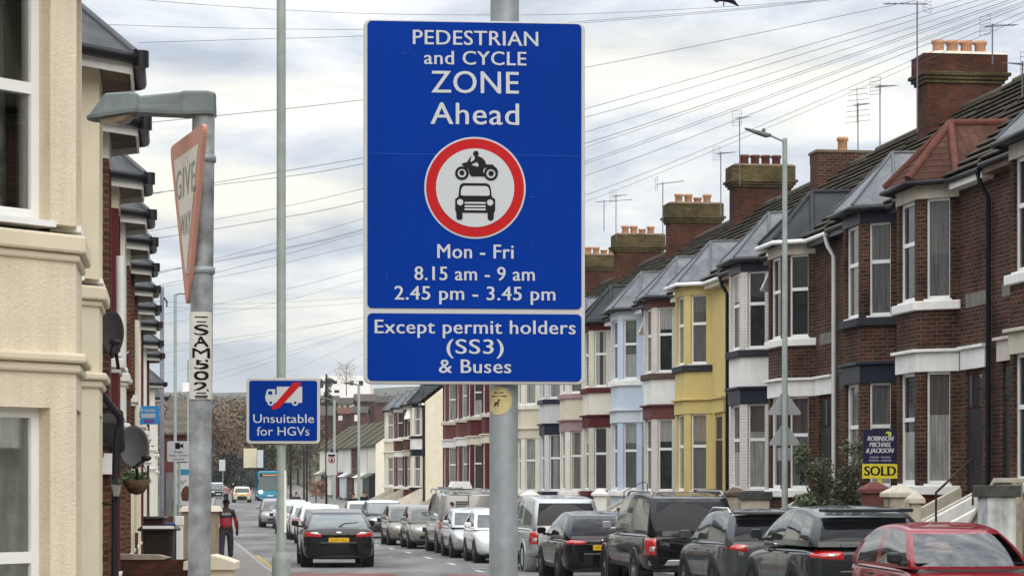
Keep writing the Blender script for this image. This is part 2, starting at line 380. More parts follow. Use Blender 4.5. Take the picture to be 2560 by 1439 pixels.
b.f = [[j*nx+i, j*nx+i+1, (j+1)*nx+i+1, (j+1)*nx+i] for j in range(len(ys)-1) for i in range(nx-1)]; b.m = [0]*len(b.f); b.s = [True]*len(b.f)
struct(b.build('ground', GRASS))
smp = list(range(-20, 345, 5))
struct(strip('road', lk, rk, 0, smp, ROAD))
smp2 = list(range(30, 345, 5))
struct(strip('pavement_left', lambda s: -1.55 if s < 110 else lk(s)-2.2, lambda s: lk(s)-.14, .11, smp2, PAVE, .4))
struct(strip('pavement_right', lambda s: rk(s)+.14, lambda s: lerpt([(0, 30), (139, 30), (140, 17), (400, 17.5)], s), .11, smp, PAVE, .4))
struct(strip('kerb_left', lambda s: lk(s)-.139, lk, .115, smp2, KERB, .4))
struct(strip('kerb_right', rk, lambda s: rk(s)+.139, .115, smp, KERB, .4))
b = MB()                                             # near side street the camera looks across
b.add([SL(-20, -60, -.02), SL(-20, 2.36, -.02), SL(29.9, 2.36, -.02), SL(29.9, -60, -.02)], [(0, 1, 2, 3)])
struct(b.build('side_road', ROAD))
b = MB(); b.add([SL(-20, -1, .11), SL(-20, 2.3, .11), SL(9.5, 2.3, .11), SL(9.5, -1, .11), SL(-20, -1, -.2), SL(-20, 2.3, -.2), SL(9.5, 2.3, -.2), SL(9.5, -1, -.2)],
      [(0, 1, 2, 3), (1, 5, 6, 2), (2, 6, 7, 3), (0, 4, 5, 1)])
struct(b.build('near_pavement', PAVE))
def patch(name, s0, s1, l0, l1, m, z=.004):
    b = MB(); n = max(2, int((s1-s0)/3)); vs = []
    for i in range(n+1):
        s = s0+(s1-s0)*i/n
        for l in (l0, l1): p = SL(s, l); vs.append((p.x, p.y, gz(p.y)+z))
    b.add(vs, [(2*i, 2*i+2, 2*i+3, 2*i+1) for i in range(n)]); return struct(b.build(name, m))
patch('red_road_surface', 53.6, 57.3, 2.5, 5.15, REDTAR)
patch('red_road_surface', 53.8, 55.9, 6.2, 8.0, REDTAR)
patch('yellow_line', 57, 74, 2.50, 2.64, YLINE, .008)
for i in range(14): patch('bay_marking', 52+i*6.0, 53.6+i*6.0, 7.45, 7.58, WLINE, .008)
for i in range(6): patch('bay_marking', 54.6+i*6.3, 54.75+i*6.3, 7.6, 9.0, WLINE, .009)
patch('white_marking', 54.4, 54.9, 3.35, 4.0, WLINE, .009)

# ---------------------------------------------------------------- windows
NETW = pane('glass_over_white_net', (.38, .38, .36), .6); CURTD = pane('glass_over_dark_curtain', (.10, .08, .075), .5); CURTB = pane('glass_over_beige_curtain', (.30, .27, .22), .6)
def win(parent, cx, cy, z0, w, h, nx, ny, tr=.42, fr=None, pn=None, fw=.06, opened=False, rec=.07, lab=None):
    L = math.hypot(nx, ny); nx /= L; ny /= L
    T = Matrix(((-ny, -nx, 0, cx), (nx, -ny, 0, cy), (0, 0, 1, z0), (0, 0, 0, 1)))
    f = MB(); f.T = T; a, c = rec, rec+.07
    f.box(-w/2, w/2, a, c, 0, fw+.01); f.box(-w/2, w/2, a, c, h-fw, h)
    f.box(-w/2, -w/2+fw, a, c, fw+.01, h-fw); f.box(w/2-fw, w/2, a, c, fw+.01, h-fw)
    if tr: zt = h*(1-tr); f.box(-w/2+fw, w/2-fw, a+.002, c, zt-.04, zt+.04)
    f.box(-w/2-.03, w/2+.03, -.03, c, -.045, -.002)
    fo = f.build('window', fr or UPVC, parent)
    p = MB(); p.T = T; p.box(-w/2+fw*.6, w/2-fw*.6, a+.03, a+.045, fw*.6, h-fw*.6)
    p.build('pane', pn or G_DARK, fo)
    if lab != 'plain' and h > 1.2 and random.random() < .42:   # drawn curtains or a half lowered blind
        cs = random.choice((NETW, NETW, CURTD, CURTB)); kind = random.random(); c2 = MB(); c2.T = T; y_ = a+.027
        if kind < .4: c2.box(-w/2+fw, w/2-fw, y_, y_+.004, h*(1-random.uniform(.25, .5)), h-fw); c2.build('blind', cs, fo)
        elif kind < .7: c2.box(-w/2+fw, w/2-fw, y_, y_+.004, fw, h*random.uniform(.35, .5)); c2.build('net_curtain', NETW, fo)
        else:
            k = random.uniform(.16, .28)*w
            for sx_ in (-1, 1):
                c2 = MB(); c2.T = T; c2.box(min(sx_*(w/2-fw), sx_*(w/2-fw-k)), max(sx_*(w/2-fw), sx_*(w/2-fw-k)), y_, y_+.004, fw, h-fw); c2.build('curtain', cs, fo)
    if opened:                                        # top light swung out on its upper hinge
        q = MB(); hh = h*tr if tr else h
        q.T = T @ Matrix.Translation((0, a-.02, h)) @ Matrix.Rotation(math.radians(-30), 4, 'X')
        q.box(-w/2, -w/2+.05, -.02, .02, -hh, 0); q.box(w/2-.05, w/2, -.02, .02, -hh, 0); q.box(-w/2, w/2, -.02, .02, -hh, -hh+.06); q.box(-w/2, w/2, -.02, .02, -.06, 0)
        q.box(-w/2+.05, w/2-.05, -.004, .004, -hh+.05, -.05)
        q.build('opened_sash', [UPVC], fo)
    return fo
CHIM = [(57.3, 0), (67.4, 1), (77.6, 2), (88, 3), (98.7, 3), (107.7, 3), (118.5, 3), (129, 3), (47.0, 3)]
def chimney(parent, x, kind, y=4.2, top=12.7):
    if kind == 1: top = 12.2
    wy, wx = 1.0, .42
    c = MB()
    bm_ = BRICKD if kind != 1 else BRICKR
    c.box(x-wx, x+wx, y-wy+.05, y+wy-.05, 10.0, top-.72, 0)
    if kind == 1: c.box(x-wx-.01, x+wx+.01, y-wy+.04, y+wy-.04, top-.72, top-.45, 0); c.box(x-wx-.04, x+wx+.04, y-wy, y+wy, top-.45, top-.38, 2); zt = top-.38
    else:
        for i, o in enumerate((.06, .12, .18)): c.box(x-wx-o, x+wx+o, y-wy-o+.05, y+wy+o-.05, top-.72+.085*i+(.003*i), top-.635+.085*i, 1)
        c.box(x-wx-.11, x+wx+.11, y-wy-.06, y+wy+.06, top-.46, top-.02, 0 if kind == 0 else 1); zt = top-.02
        c.prism([(x-wx-.13, y-wy-.08), (x+wx+.13, y-wy-.08), (x+wx+.13, y+wy+.08), (x-wx-.13, y+wy+.08)], zt, zt+.07, m=2, scale=.9); zt += .05
    co = c.build('chimney', [bm_, BRICKY, SOFFIT if kind else STONE], parent)
    n = 1 if kind == 1 else 4
    for i in range(n):
        yy = y-.72+1.44*(i+.5)/n if n > 1 else y-.1
        hgt = .36 if n > 1 else .42
        if kind == 3 and i == 2: hgt = .24
        p = MB(); r = .15
        p.lathe([(r*.95, zt), (r*.9, zt+hgt*.72), (r*1.15, zt+hgt*.78), (r*1.12, zt+hgt), (r*.8, zt+hgt), (r*.75, zt+hgt*.6)], (x, yy, 0), n=14)
        p.build('chimney_pot', POTR if kind == 2 else POT, co)
    return co
def roof_rows(x0, x1, y0, z0, y1, z1, n):
    r = MB()
    dy, dz = (y1-y0)/n, (z1-z0)/n
    for i in range(n):
        a, c = y0+dy*i, z0+dz*i
        t = .085                                # each course oversails the one below
        r.add([(x0, a-.05, c+t), (x1, a-.05, c+t), (x1, a+dy+.06, c+dz+.05), (x0, a+dy+.06, c+dz+.05), (x0, a-.05, c+t-.03), (x1, a-.05, c+t-.03), (x0, a+.06, c+.055), (x1, a+.06, c+.055)],
              [(0, 1, 2, 3), (4, 5, 1, 0), (6, 7, 5, 4)])
    return r
def hip(mb, eave, R0, R1, ze, th=.05, seam=None, seam_m=1, tiled=False):
    """bay roof: eave polygon corners (far base, far front, near front, near base), short ridge R0-R1"""
    e4 = [(p[0], p[1], ze) for p in eave]
    faces = [(e4[1], e4[2], R0), (e4[2], e4[3], R0), (e4[0], e4[1], R0)]
    quads = [(e4[3], R1, R0), (e4[0], R0, R1)]
    for f in faces+quads: mb.add(f, [tuple(range(len(f)))])
    # closed underside and fascia
    mb.add([(p[0], p[1], ze) for p in eave]+[(p[0], p[1], ze-th) for p in eave], [(0, 4, 5, 1), (1, 5, 6, 2), (2, 6, 7, 3), (4, 7, 6, 5)])
    for a, c in ((e4[1], R0), (e4[2], R0), (R0, R1), (e4[3], R0)) if seam else ():
        mb.tube([Vector(a)+Vector((0, 0, .01)), Vector(c)+Vector((0, 0, .01))], seam, 6, seam_m)
    if tiled:
        for f in faces+quads[:1]:
            A, B, C = (Vector(q) for q in f)
            if f is quads[0]: A, B, C = Vector(e4[3]), Vector(e4[3]), Vector(R0)
            n = 9
            for i in range(1, n):
                p, q = A.lerp(C, i/n), B.lerp(C, i/n)
                if (p-q).length > .05: mb.tube([p, q], .018, 4, 2)
def house_right(label, s0, s1, bc, st, dz=0.0, lf=15.1, group=None, garden=True, detail=True, gable=None):
    scn = (s0+s1)/2; P = SL(scn, lf)
    rz = math.atan2(-U.y, -U.x)
    g0 = gz(P.y)
    root = thing('terraced_house', label, 'house', (P.x, P.y, g0+dz), rz, group)
    W = s1-s0; bx = -(bc-scn); h = W/2
    side = 1 if bx > 0 else -1                      # which way the bay sits; the door is on the other side
    ze, zr, yr = 7.95, 11.35, 4.2
    b = MB(); b.prism([(0, -.5), (0, ze), (yr, zr-.05), (2*yr, ze), (2*yr, -.5)], -h+.002, h-.002, 'x')
    b.build('wall', [st['wall']] if gable is None else [st['wall']], root)
    if gable:
        q = MB(); q.prism([(.02, -.5), (.02, ze-.02), (yr, zr-.09), (2*yr-.02, ze-.02), (2*yr-.02, -.5)], h-.001, h+.02, 'x'); q.build('gable_wall', gable, root)
    r = roof_rows(-h, h, -.28, ze-.03, yr, zr, 15)
    r.add([(-h, yr, zr+.012), (h, yr, zr+.012), (h, 2*yr+.3, ze-.03), (-h, 2*yr+.3, ze-.03)], [(0, 1, 2, 3)])
    r.tube([(-h, yr, zr+.02), (h, yr, zr+.02)], .10, 8, sm=True)
    r.build('roof', TILE, root, recalc=False)
    for cs, kind in CHIM:
        if s0 <= cs < s1 and lf < 16: chimney(root, -(cs-scn), kind)
    if lf > 16: chimney(root, -h+.45, 3)
    # bay
    fh, bh, dp = .68, 1.25, .65
    def plan(o, y1=.03): return [(bx-bh-o*.9, y1), (bx-bh-o*.9, -o*.25), (bx-fh-o*.45, -dp-o), (bx+fh+o*.45, -dp-o), (bx+bh+o*.9, -o*.25), (bx+bh+o*.9, y1)]
    q = MB(); q.prism(plan(0), -.5, 1.82); q.build('plinth', st.get('plinth', st['wall']), root)
    q = MB(); q.prism(plan(0), 4.66, 5.42); q.build('bay_panel', st['panel'], root)
    L = math.hypot(bh-fh, dp); tx, ty = (bh-fh)/L, dp/L      # along the near cant, front to back
    wc = .50; m0 = (L-wc)/2
    prs = []
    for za, zb in ((2.0, 4.22), (5.6, 7.6)):
        for sg in (1, -1):
            f0 = (bx+sg*fh, -dp); k0 = (bx+sg*(fh+tx*m0), -dp+ty*m0); w0 = (bx+sg*.50, -dp)
            i0 = (bx+sg*(fh+tx*m0-ty*.16), -dp+ty*m0+tx*.16); i1 = (bx+sg*.50, -dp+.18)
            P1 = [w0, f0, k0, i0, i1]
            k1 = (bx+sg*(fh+tx*(m0+wc)), -dp+ty*(m0+wc)); k2 = (bx+sg*bh, .02); i2 = (k1[0]-sg*ty*.16, k1[1]+tx*.16+.06)
            P2 = [k1, k2, (k2[0]-sg*.18, .02), i2]
            for PP in (P1, P2): MB().prism(PP if sg > 0 else PP[::-1], za, zb).build('bay_pier', st['pier'], root)
    for za, zb, o in ((1.82, 2.0, .10), (5.42, 5.6, .10)):
        q = MB(); q.prism(plan(o), za, zb); q.build('sill', st['sill'] if za < 3 else st.get('sill2', st['sill']), root, bevel=.02)
    q = MB(); q.prism(plan(.03), 4.22, 4.60); q.prism(plan(.12), 4.60, 4.662, scale=1.0)
    q.build('lintel_band', st['band'], root, bevel=.01)
    q = MB(); q.prism(plan(.02), 7.6, 7.86); q.build('frieze', st['frieze'], root)
    for za, hh in ((2.0, 2.22), (5.6, 2.0)):
        up = za > 4
        pf, pc = st.get('pf', G_DARK), st.get('pc', G_GREY)
        if not up: pf, pc = st.get('pf0', pf), st.get('pc0', pc)
        win(root, bx, -dp, za+.04, 1.0, hh-.04, 0, -1, pn=pf)
        for sg in (1, -1):
            mx_, my_ = bx+sg*(fh+tx*L/2), -dp+ty*L/2
            win(root, mx_, my_, za+.04, wc+.02, hh-.04, sg*ty, -tx, pn=pc, fw=.05, tr=st.get('tr', .42), opened=bool(st.get('open') == (up, sg)))
    # bay roof
    ev = [(bx-bh-.16, -.1), (bx-fh-.1, -dp-.22), (bx+fh+.1, -dp-.22), (bx+bh+.16, -.1)]
    hr = MB(); rk_ = st.get('roof', 'lead')
    hip(hr, ev, (bx, .25, 9.2), (bx, 1.5, 9.24), 7.97, .07, {'lead': .035, 'tile': .085, 'felt': .06}[rk_], 1, tiled=rk_ == 'tile')
    hr.build('bay_roof', {'lead': [LEAD, LEADSEAM], 'tile': [TILER, POTR, POTR], 'felt': [FELT, FELT]}[rk_], root)
    q = MB(); gm = st.get('gutter', GUTTER)
    q.tube([(p[0]*1.0+(.03 if p[0] > bx else -.03), p[1]-.05, 7.88) for p in ev], .055, 8)
    q.tube([(ev[3][0], -.30, 7.86), (h, -.30, 7.86)], .055, 8) if ev[3][0] < h else None
    q.tube([(-h, -.30, 7.86), (ev[0][0], -.30, 7.86)], .055, 8) if ev[0][0] > -h else None
    q.build('gutter', gm, root)
    for xa, xb in ((-h+.01, bx-bh-.2), (bx+bh+.2, h-.01)):
        if xb > xa+.05: MB().box(xa, xb, -.26, -.02, 7.70, 7.82).build('fascia', st.get('fascia', SOFFIT), root)
    # door on the other side of the bay
    dx = (-h+(bx-bh))/2 if side > 0 else (h+(bx+bh))/2
    dw = min(.95, abs(h-abs(dx))*2-.3)
    for xa in (dx-dw/2-.16, dx+dw/2): MB().box(xa, xa+.16, -.05, .0, 1.0, 4.2).build('door_jamb', st['pier'], root)
    q = MB(); q.box(dx-dw/2, dx+dw/2, -.012, -.002, 1.15, 3.45); do = q.build('door', st.get('door', BLACKPL), root)
    q = MB(); q.box(dx-dw/2+.05, dx+dw/2-.05, -.016, -.006, 3.5, 4.1); q.build('fanlight', G_DARK, root)
    q = MB(); q.box(dx-dw/2-.22, dx+dw/2+.22, -.09, -.0, 4.22, 4.60); q.box(dx-dw/2-.26, dx+dw/2+.26, -.16, 0, 4.602, 4.66); q.build('door_lintel', st['band'], root)
    if st['wall'] is BRICKR and lf < 16: MB().box(min(dx-.6, dx+.6), max(dx-.6, dx+.6), -.012, -.001, 5.40, 5.66).build('cement_band', mat('grey_cement_patch', (.20, .185, .165), .9, var=.3, vs=4), root)
    if st.get('pipe') is not None:
        q = MB(); xq = (-h+.12) if side > 0 else (h-.12)
        q.tube([(xq, -.30, 7.86), (xq, -.24, 7.6), (xq, -.09, 7.35), (xq, -.09, .2)], .05, 8); q.build('downpipe', st['pipe'], root)
    # raised steps with sloping flank walls
    q = MB()
    for i in range(6): q.box(dx-.55, dx+.55, -2.0+i*.33, .0-.001*i, i*.19, (i+1)*.19)
    q.build('steps', PAVE, root)
    for sg in (1, -1): MB().prism([(-2.15, -.3), (-2.15, .95), (-1.9, 1.05), (-.15, 1.95), (-.1, 1.95), (-.1, -.3)], dx+sg*.68-.1, dx+sg*.68+.1, 'x').build('step_wall', st.get('steps', STONE), root)
    return root
A_ = dict(wall=BRICKR, panel=BRICKR, pier=BRICKR, sill=WHITE, band=WHITE, frieze=STONE, roof='tile', plinth=MAROON, pipe=BLACKP, fascia=WHITE, pf=G_DARK, pc=G_BLIND, pc0=G_GREY, tr=.0)
B_ = dict(wall=BRICKR, panel=BRICKR, pier=BRICKR, sill=DKSTONE, band=NAVY, frieze=NAVY, roof='lead', pf=G_BLIND, pc=G_BLIND, door=NAVY, fascia=BLACKP, steps=MAROON)
C_ = dict(wall=BRICKR, panel=BRICKR, pier=BRICKR, sill=WHITE, band=WHITE, frieze=STONE, roof='felt', gutter=UPVC, pipe=UPVC, pf=G_DARK, pc=G_DARK, pc0=G_BLIND, open=(True, -1), fascia=GUTTER)
D_ = dict(wall=BRICKR, panel=WHITE, pier=BRICKW, sill=DKSTONE, band=NAVY, frieze=NAVY, roof='lead', pf=G_DARK, pc=G_DARK, pc0=G_GREY, pipe=BLACKP)
E_ = dict(wall=YELLOW, panel=YELLOW, pier=YELLOW, sill=DKSTONE, band=YELLOW, frieze=YELLOW, roof='lead', plinth=YELLOW, gutter=UPVC, pf=G_BLIND, pc=G_BLIND, door=BLACKPL, fascia=STONE)
F_ = dict(wall=BRICKW, panel=WHITE, pier=BRICKW, sill=BROWNSILL, band=MAROONL, frieze=MAROONL, roof='lead', pf=G_DARK, pc=G_DARK, open=(True, -1), fascia=WHITE, pipe=BLACKP)
G_ = dict(wall=BLUE, panel=BLUE, pier=BLUE, sill=WHITE, band=BLUEW, frieze=BLUEW, roof='lead', plinth=BLUE, pf=G_DARK, pc=G_BLIND, fascia=WHITE)
H_ = dict(wall=BRICKC, panel=CREAMB, pier=BRICKC, sill=MAROON, band=MAROON, frieze=MAROON, roof='felt', plinth=MAROON, pf=G_DARK, pc=G_DARK, fascia=WHITE)
I_ = dict(wall=CREAMB, panel=CREAM, pier=CREAMB, sill=PINK, band=PINK, frieze=CREAMB, roof='lead', pf=G_BLIND, pc=G_BLIND, plinth=BRICKD)
J_ = dict(wall=LILAC, panel=LILAC, pier=LILAC, sill=NAVY, band=NAVY, frieze=LILAC, roof='lead', plinth=LILAC)
K_ = dict(wall=CREAMB, panel=CREAM, pier=CREAMB, sill=CREAMB, band=CREAM, frieze=CREAMB, roof='lead', plinth=CREAM)
L_ = dict(wall=BRICKM, panel=MAROON, pier=MAROON, sill=STONE, band=CREAM, frieze=CREAM, roof='lead', pf=G_BLIND, pc=G_DARK, plinth=BRICKM)
L2 = dict(wall=MAROONL, panel=MAROONL, pier=MAROONL, sill=STONE, band=WHITE, frieze=STONE, roof='lead', plinth=BRICKM, pf=G_BLIND, pipe=BLACKP)
Z_ = dict(wall=BRICKR, panel=BRICKR, pier=BRICKR, sill=WHITE, band=STONE, frieze=STONE, roof='lead', plinth=STONE, pf=G_DARK, pc=G_DARK, steps=WHITE)
q_ = lambda s: s*1.15
HR = [
 ('brick terraced house with cream bay cornice, nearest the camera, cut by the right edge', 37.0, 42.78, 39.5, Z_),
 ('red brick terraced house with red clay tiled bay roof and white window band', 42.78, 48.07, 46.1, A_),
 ('red brick terraced house with black window band and grey metal bay roof behind the shrub', 48.07, 53.3, 50.0, B_),
 ('red brick terraced house with dark bay roof and white gutter and downpipe', 53.3, 58.7, 56.6, C_),
 ('white painted brick bay house with black band between brick house and yellow house', 58.7, 64.2, 60.8, D_),
 ('mustard yellow rendered terraced house with dark grey sills', 64.2, 70.0, 67.6, E_),
 ('white bay house with maroon band and opened top window beside yellow house', 70.0, 75.1, 72.3, F_),
 ('pale blue rendered terraced house with white sills', 75.1, 80.6, 77.9, G_),
 ('cream bay house with maroon sills and maroon band beside pale blue house', 80.6, 86.0, 83.4, H_),
 ('cream bay house with dusty pink sill and band', 86.0, 91.0, 88.5, I_),
 ('lilac white bay house with navy sill and band', 91.0, 96.8, 93.5, J_),
 ('plain cream bay house seen just right of the big sign post', 96.8, 102.4, 99.9, K_),
 ('cream bay house partly hidden behind the big sign post', 102.4, 108, 105.4, K_),
 ('maroon brick bay house directly behind the big sign post', 108, 114, 111.6, L_),
 ('maroon bay house with pale yellow window band left of the big sign post', 114, 119.6, 117.2, L_),
 ('dusty maroon bay house with white band, second left of the big sign post', 119.6, 125.2, 122.0, L2),
 ('dark maroon house at the far end of the near right terrace', 125.2, 132, 128.0, L2)]
for lab, s0, s1, bc, st in HR: house_right(lab, s0, s1, bc, st, dz=0 if s0 < 60 else (-.05 if s0 < 75 else 0), group='bay windowed terraced houses on the right')
T1 = dict(A_, panel=WHITE, pier=CREAMB, sill=BLACKP, band=BLACKP, frieze=BLACKP, roof='felt', wall=BRICKL, pc=G_BLIND, tr=.42)
T2 = dict(A_, panel=BRICKL, pier=BRICKM, sill=CREAMB, band=STONE, frieze=STONE, roof='lead', wall=BRICKL, tr=.42, pc=G_DARK, open=(True, 1), pipe=None)
T3 = dict(A_, panel=BRICKL, pier=MAROONL, sill=WHITE, band=WHITE, frieze=WHITE, roof='lead', tr=.42, pc=G_DARK, pipe=None)
T4 = dict(K_, pipe=None)
for lab, s0, s1, bc, st, gab in [
 ('far white and black bay house with tall cream gable end', 165, 170.5, 168.2, T1, CREAM),
 ('far red brick bay house with an opened window beside the black and white bay', 170.5, 176.5, 173.4, T2, None),
 ('far brick bay house with pinkish piers and white bands', 176.5, 184, 181, T3, None),
 ('far cream fronted bay house at the end of the second terrace', 184, 192, 189, T4, None)]:
    house_right(lab, s0, s1, bc, st, lf=17.3, dz=-.1, group='bay windowed houses of the far right terrace', gable=gab)
# ---------------------------------------------------------------- left terrace
ROUGH = mat('rough_cast_cream_render', (.70, .615, .465), .9, var=.10, vs=1.0, bump=.55, bs=44, streak=.8)
SMOOTH = mat('smooth_cream_render', (.68, .60, .45), .8, var=.05, streak=.3)
SLATE = mat('grey_slates', (.075, .078, .082), .55, var=.3, vs=4)
WREND = mat('white_render', (.68, .66, .60), .8, var=.07, streak=.4)
m_, t_, b_ = newmat('clear_window_glass'); GCLEAR = m_
o_ = t_.nodes['Material Output']; tr_ = N(t_, 'ShaderNodeBsdfTransparent', inp={0: (.86, .90, .88, 1)}); gl_ = N(t_, 'ShaderNodeBsdfGlossy', inp={'Roughness': .02})
mx_ = N(t_, 'ShaderNodeMixShader'); fr_ = N(t_, 'ShaderNodeFresnel', inp={0: 1.5}); ad_ = N(t_, 'ShaderNodeMath', operation='MULTIPLY_ADD', inp={1: 1.3, 2: .02})
t_.links.new(fr_.outputs[0], ad_.inputs[0]); t_.links.new(ad_.outputs[0], mx_.inputs[0]); t_.links.new(tr_.outputs[0], mx_.inputs[1]); t_.links.new(gl_.outputs[0], mx_.inputs[2]); t_.links.new(mx_.outputs[0], o_.inputs[0])
CURT = mat('grey_curtain', (.40, .40, .36), .9, var=.45, vs=6, streak=1.6)  # streaks paint the shade of the folds into the curtain colour
NETC = mat('net_curtain', (.42, .45, .46), .9, var=.3, vs=9)
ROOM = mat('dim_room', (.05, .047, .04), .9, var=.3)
def house_left(label, sn, s0, s1, up, lo, zs=3.45, zt=2.78, ze=5.85, near=False, roofm=None, trim=None, fasc=None, lfront=-.68, cap=None):
    dp, fh, cx_ = .9, .55, .88
    scn = sn+fh; P = SL(scn, lfront-dp); rz = math.atan2(U.y, U.x); g0 = gz(P.y)
    root = thing('terraced_house', label, 'house', (P.x, P.y, g0), rz, 'bay fronted houses along the left side')
    trim = trim or up; a, c = s0-scn, s1-scn
    b = MB(); b.prism([(0, -.5), (0, ze-.1), (3.6, ze+2.5), (7.2, ze-.1), (7.2, -.5)], a+.002, c-.002, 'x'); b.build('wall', up, root)
    r = roof_rows(a, c, -.3, ze-.12, 3.6, ze+2.62, 12); r.add([(a, 3.6, ze+2.63), (c, 3.6, ze+2.63), (c, 7.5, ze-.15), (a, 7.5, ze-.15)], [(0, 1, 2, 3)]); r.build('roof', roofm or TILE, root, recalc=False)
    def plan(o): return [(-fh-cx_-o, .03), (-fh-cx_-o, -o*.3), (-fh-o*.42, -dp-o), (fh+o*.42, -dp-o), (fh+cx_+o, -o*.3), (fh+cx_+o, .03)]
    L = math.hypot(cx_, dp); tx, ty = cx_/L, dp/L; m0, wc = .24, L-.46
    zones = ((.8, zt-.32), (zs+.2, ze-.35))
    q = MB(); q.prism(plan(0), -.5, .78); q.build('plinth', lo, root)
    q = MB(); q.prism(plan(.0), zt-.32, zs); q.build('bay_panel', up, root)
    q = MB(); q.prism(plan(.0), ze-.35, ze-.05); q.build('frieze', cap or up, root)
    for k, (za, zb) in enumerate(zones):
        for sg in (1, -1):
            f0 = (sg*fh, -dp); k0 = (sg*(fh+tx*m0), -dp+ty*m0); w0 = (sg*.38, -dp)
            PP = [w0, f0, k0, (k0[0]-sg*ty*.22, k0[1]+tx*.22), (sg*.38, -dp+.22)]; MB().prism(PP if sg > 0 else PP[::-1], za-.02 if k == 0 else za, zb).build('bay_pier', up if k else lo, root)
            k1 = (sg*(fh+tx*(m0+wc)), -dp+ty*(m0+wc)); k2 = (sg*(fh+cx_), .02); PP = [k1, k2, (k2[0]-sg*.3, .02), (k1[0]-sg*ty*.2, k1[1]+tx*.2)]
            MB().prism(PP if sg > 0 else PP[::-1], za-.02 if k == 0 else za, zb).build('bay_pier', up if k else lo, root)
        for sg in (-1, 1):
            mx2, my2 = sg*(fh+tx*(m0+wc/2)), -dp+ty*(m0+wc/2)
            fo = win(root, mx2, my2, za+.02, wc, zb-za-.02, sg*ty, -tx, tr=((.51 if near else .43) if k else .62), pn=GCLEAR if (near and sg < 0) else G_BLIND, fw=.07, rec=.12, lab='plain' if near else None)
        win(root, 0, -dp, za+.02, .76, zb-za-.02, 0, -1, pn=G_DARK, rec=.12)
        if near:
            nx_, ny_ = -ty, -tx                         # outward normal of the near cant
            T = Matrix(((-ny_, -nx_, 0, -(fh+tx*(m0+wc/2))), (nx_, -ny_, 0, -dp+ty*(m0+wc/2)), (0, 0, 1, za), (0, 0, 0, 1)))
            q = MB(); q.T = T; q.box(-wc/2-.1, wc/2+.1, .62, .64, 0, zb-za); q.build('dark_backing', ROOM, root)  # dark sheet behind the glass, its colour standing in for the room's shade
            def drape(x0, x1, y, z1, mt, amp, fold, lean=0):
                g = MB(); g.T = T; n = 60; vs = []
                for zz in range(9):
                    tt = zz/8
                    for i in range(n+1):
                        u = i/n; xx = x0+(x1-x0)*u+lean*(1-tt)*u
                        vs.append((xx, y+amp*math.sin(u*fold)*(.6+.4*tt)+.01*math.sin(7*tt+u*9), .03+(z1-.03)*tt))
                g.add(vs, [(j*(n+1)+i, j*(n+1)+i+1, (j+1)*(n+1)+i+1, (j+1)*(n+1)+i) for j in range(8) for i in range(n)], 0, True)
                g.build('curtain', mt, root, recalc=False)
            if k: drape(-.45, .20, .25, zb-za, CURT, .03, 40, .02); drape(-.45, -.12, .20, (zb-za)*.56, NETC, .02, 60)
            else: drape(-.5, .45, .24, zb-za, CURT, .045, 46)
    q = MB(); q.prism(plan(.07), zs, zs+.13, scale=1); q.prism(plan(.03), zs-.06, zs-.001); q.build('sill', trim, root, bevel=.02)
    q = MB(); q.prism(plan(.075), zt, zt+.07); q.prism(plan(.035), zt-.07, zt-.001); q.build('string_course', trim, root, bevel=.02)
    ev = [(-fh-cx_-.4, -.12), (-fh-.16, -dp-.33), (fh+.16, -dp-.33), (fh+cx_+.4, -.12)]
    q = MB(); hip(q, ev, (0, .35, ze+1.5), (0, 2.0, ze+1.55), ze+.08, .06, .04, 1); q.build('bay_roof', [SLATE, LEADSEAM], root)
    q = MB(); q.prism([(p[0]*.93, p[1]+.06) for p in ev]+[(fh+cx_, .0), (-fh-cx_, .0)], ze-.05, ze-.01, m=1)
    q.build('soffit', [SOFFIT, SOFFIT], root)
    q = MB()
    for p, p2 in zip(ev, ev[1:]):
        A, B = Vector((p[0]*.97, p[1]+.03, ze-.12)), Vector((p2[0]*.97, p2[1]+.03, ze-.12)); d = (B-A).normalized(); nn = Vector((d.y, -d.x, 0))*.012
        q.add([A-nn, B-nn, B+nn, A+nn]+[v+Vector((0, 0, .14)) for v in (A-nn, B-nn, B+nn, A+nn)], [(0, 3, 2, 1), (4, 5, 6, 7), (0, 1, 5, 4), (1, 2, 6, 5), (2, 3, 7, 6), (3, 0, 4, 7)])
    q.build('fascia', fasc or WHITE, root)
    q = MB(); q.tube([(p[0]*1.02, p[1]-.045, ze+.02) for p in ev], .06, 8); q.tube([(ev[1][0]*1.05, ev[1][1]-.06, ze-.06), (ev[1][0]*1.05, ev[1][1]-.06, ze+.09)], .075, 8)
    q.build('gutter', GUTTER, root)
    q = MB(); q.box(fh+cx_+.35, fh+cx_+1.2, -.03, -.005, .1, 2.2) ; q.build('door', BLACKPL, root)
    return root
house_left('rough cast cream bay house at the near left edge with curtained windows', 17.4, 13.5, 20.9, ROUGH, ROUGH, zs=3.62, zt=2.84, ze=6.1, near=True, trim=SMOOTH)
h2 = house_left('smooth cream bay house just behind the rough cast house', 22.9, 20.9, 25.1, SMOOTH, SMOOTH, zs=3.70, zt=2.95, ze=5.93, trim=SMOOTH)
